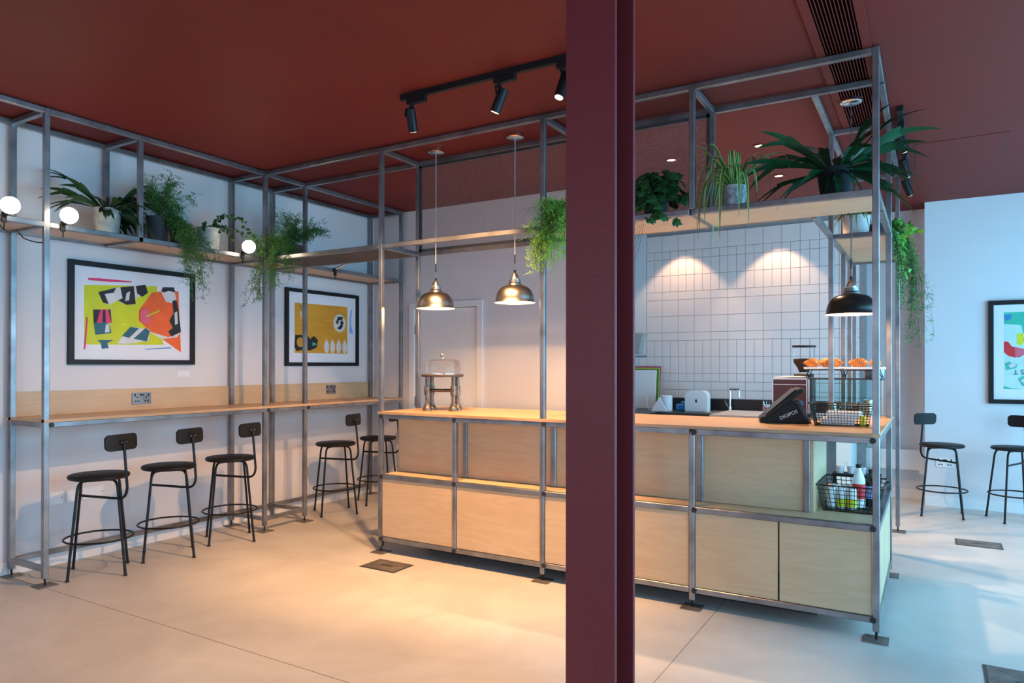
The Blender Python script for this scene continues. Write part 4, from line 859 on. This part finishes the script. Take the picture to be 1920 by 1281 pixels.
t = thing('wipes_pack', 'blue pack of wipes between the paper roll and the dispenser', 'wipes', (-2.41, 7.82, ZK)); M['bluep'] = simple('blue_plastic', (.01, .25, .6), .4, noise=.1); BX(-.065, .065, -.05, .05, 0, .075).build('pack', 'bluep', t, .012); MB().sphere((.01, 0, .085), .03, 12, 8, (1, .7, .8)).build('tissue', 'bluep', t, smooth=True)
M['green'] = simple('green_board', (.06, .22, .03), .5, noise=.05); M['purple'] = simple('purple_board', (.32, .02, .16), .5, noise=.05); M['yellowb'] = simple('yellow_board', (.55, .45, .03), .5, noise=.05)
for i, (m, c, dx_, h_) in enumerate((('purple', 'purple', 0, .50), ('yellowb', 'yellow', -.004, .485), ('green', 'green', -.008, .47), ('white', 'white', -.03, .455))):
    o = tag(BX(-.32, 0, -.012, 0, 0, h_).build('chopping_board', m, loc=(-2.74 + dx_, 8.01 - i * .022, ZK), bev=.003), '%s chopping board leaning in the row against the tiles' % c, 'chopping board'); o.rotation_euler.x = R(-7)
t = thing('wire_stand', 'thin white wire stand in front of the white chopping board', 'stand', (-2.86, 7.68, ZK)); MB().tube([(-.11, 0, .003), (-.07, .03, .155), (.06, .03, .155), (.10, 0, .003)], .004, 6).build('front_wire', 'white', t); MB().tube([(.10, 0, .003), (.13, .12, .003)], .004, 6).build('side_wire', 'white', t); MB().tube([(-.11, 0, .003), (-.08, .12, .003)], .004, 6).build('side_wire', 'white', t)
t = thing('hand_dryer', 'grey tapered dispenser on the plaster wall beside the tiles', 'dispenser', (-3.02, KY - .016, 1.50)); MB().prism([(-.10, .0), (.03, 0), (.085, .24), (-.10, .24)], lambda a, b_, dd: Vector((a, dd, b_)), -.12, 0).build('body', simple('grey_plastic', (.36, .37, .36), .8, noise=.02), t, .004)
t = thing('mug', 'pale mug with red mark and spoons by the coffee machine', 'mug', (-1.52, 7.92, ZK)); MB().lathe([(0, 0), (.038, 0), (.04, .09), (.036, .09), (.034, .01), (0, .01)], 24).build('body', 'potwhite', t, smooth=True); MB().tube(arc((.085, 0, .045), (.038, 0, .075), (.038, 0, .018)), .006, 8).build('handle', 'potwhite', t)
MB().prism([(-.018, .03), (.018, .06), (.014, .065), (-.022, .035)], lambda a, b_, dd: Vector((a, dd, b_)), -.0425, -.036).build('red_mark', RED, t); MB().prism([(.018, .03), (-.018, .06), (-.014, .065), (.022, .035)], lambda a, b_, dd: Vector((a, dd, b_)), -.0425, -.036).build('red_mark', RED, t)
for a in (-.02, .0, .02): MB().tube([(a * .5, 0, .012), (a * 1.6, 0, .125)], .003, 6).build('spoon', 'chrome', t)
# ------------------------------------------------------------------ floor boxes
def fbox(label, x0, x1, y0, y1):
    t = thing('floor_box', label, 'floor box', ((x0 + x1) / 2, (y0 + y1) / 2, 0)); w, dd = (x1 - x0) / 2, (y1 - y0) / 2
    BX(-w, w, -dd, dd, .0003, .0025).build('frame', 'steeld', t); BX(-w + .012, w - .012, -dd + .012, dd - .012, .0025, .004).build('lid', 'flid', t); BX(-.04, .04, -.012, .012, .004, .0052).build('pull', 'steeld', t)
fbox('square steel floor box lid in front of the counter', -3.31, -3.01, 3.56, 3.77); fbox('steel floor box lid in front of the pale wall stools', .16, .46, 6.31, 6.53); fbox('steel floor box lid beside the right end of the counter', .20, .50, 3.55, 3.85)
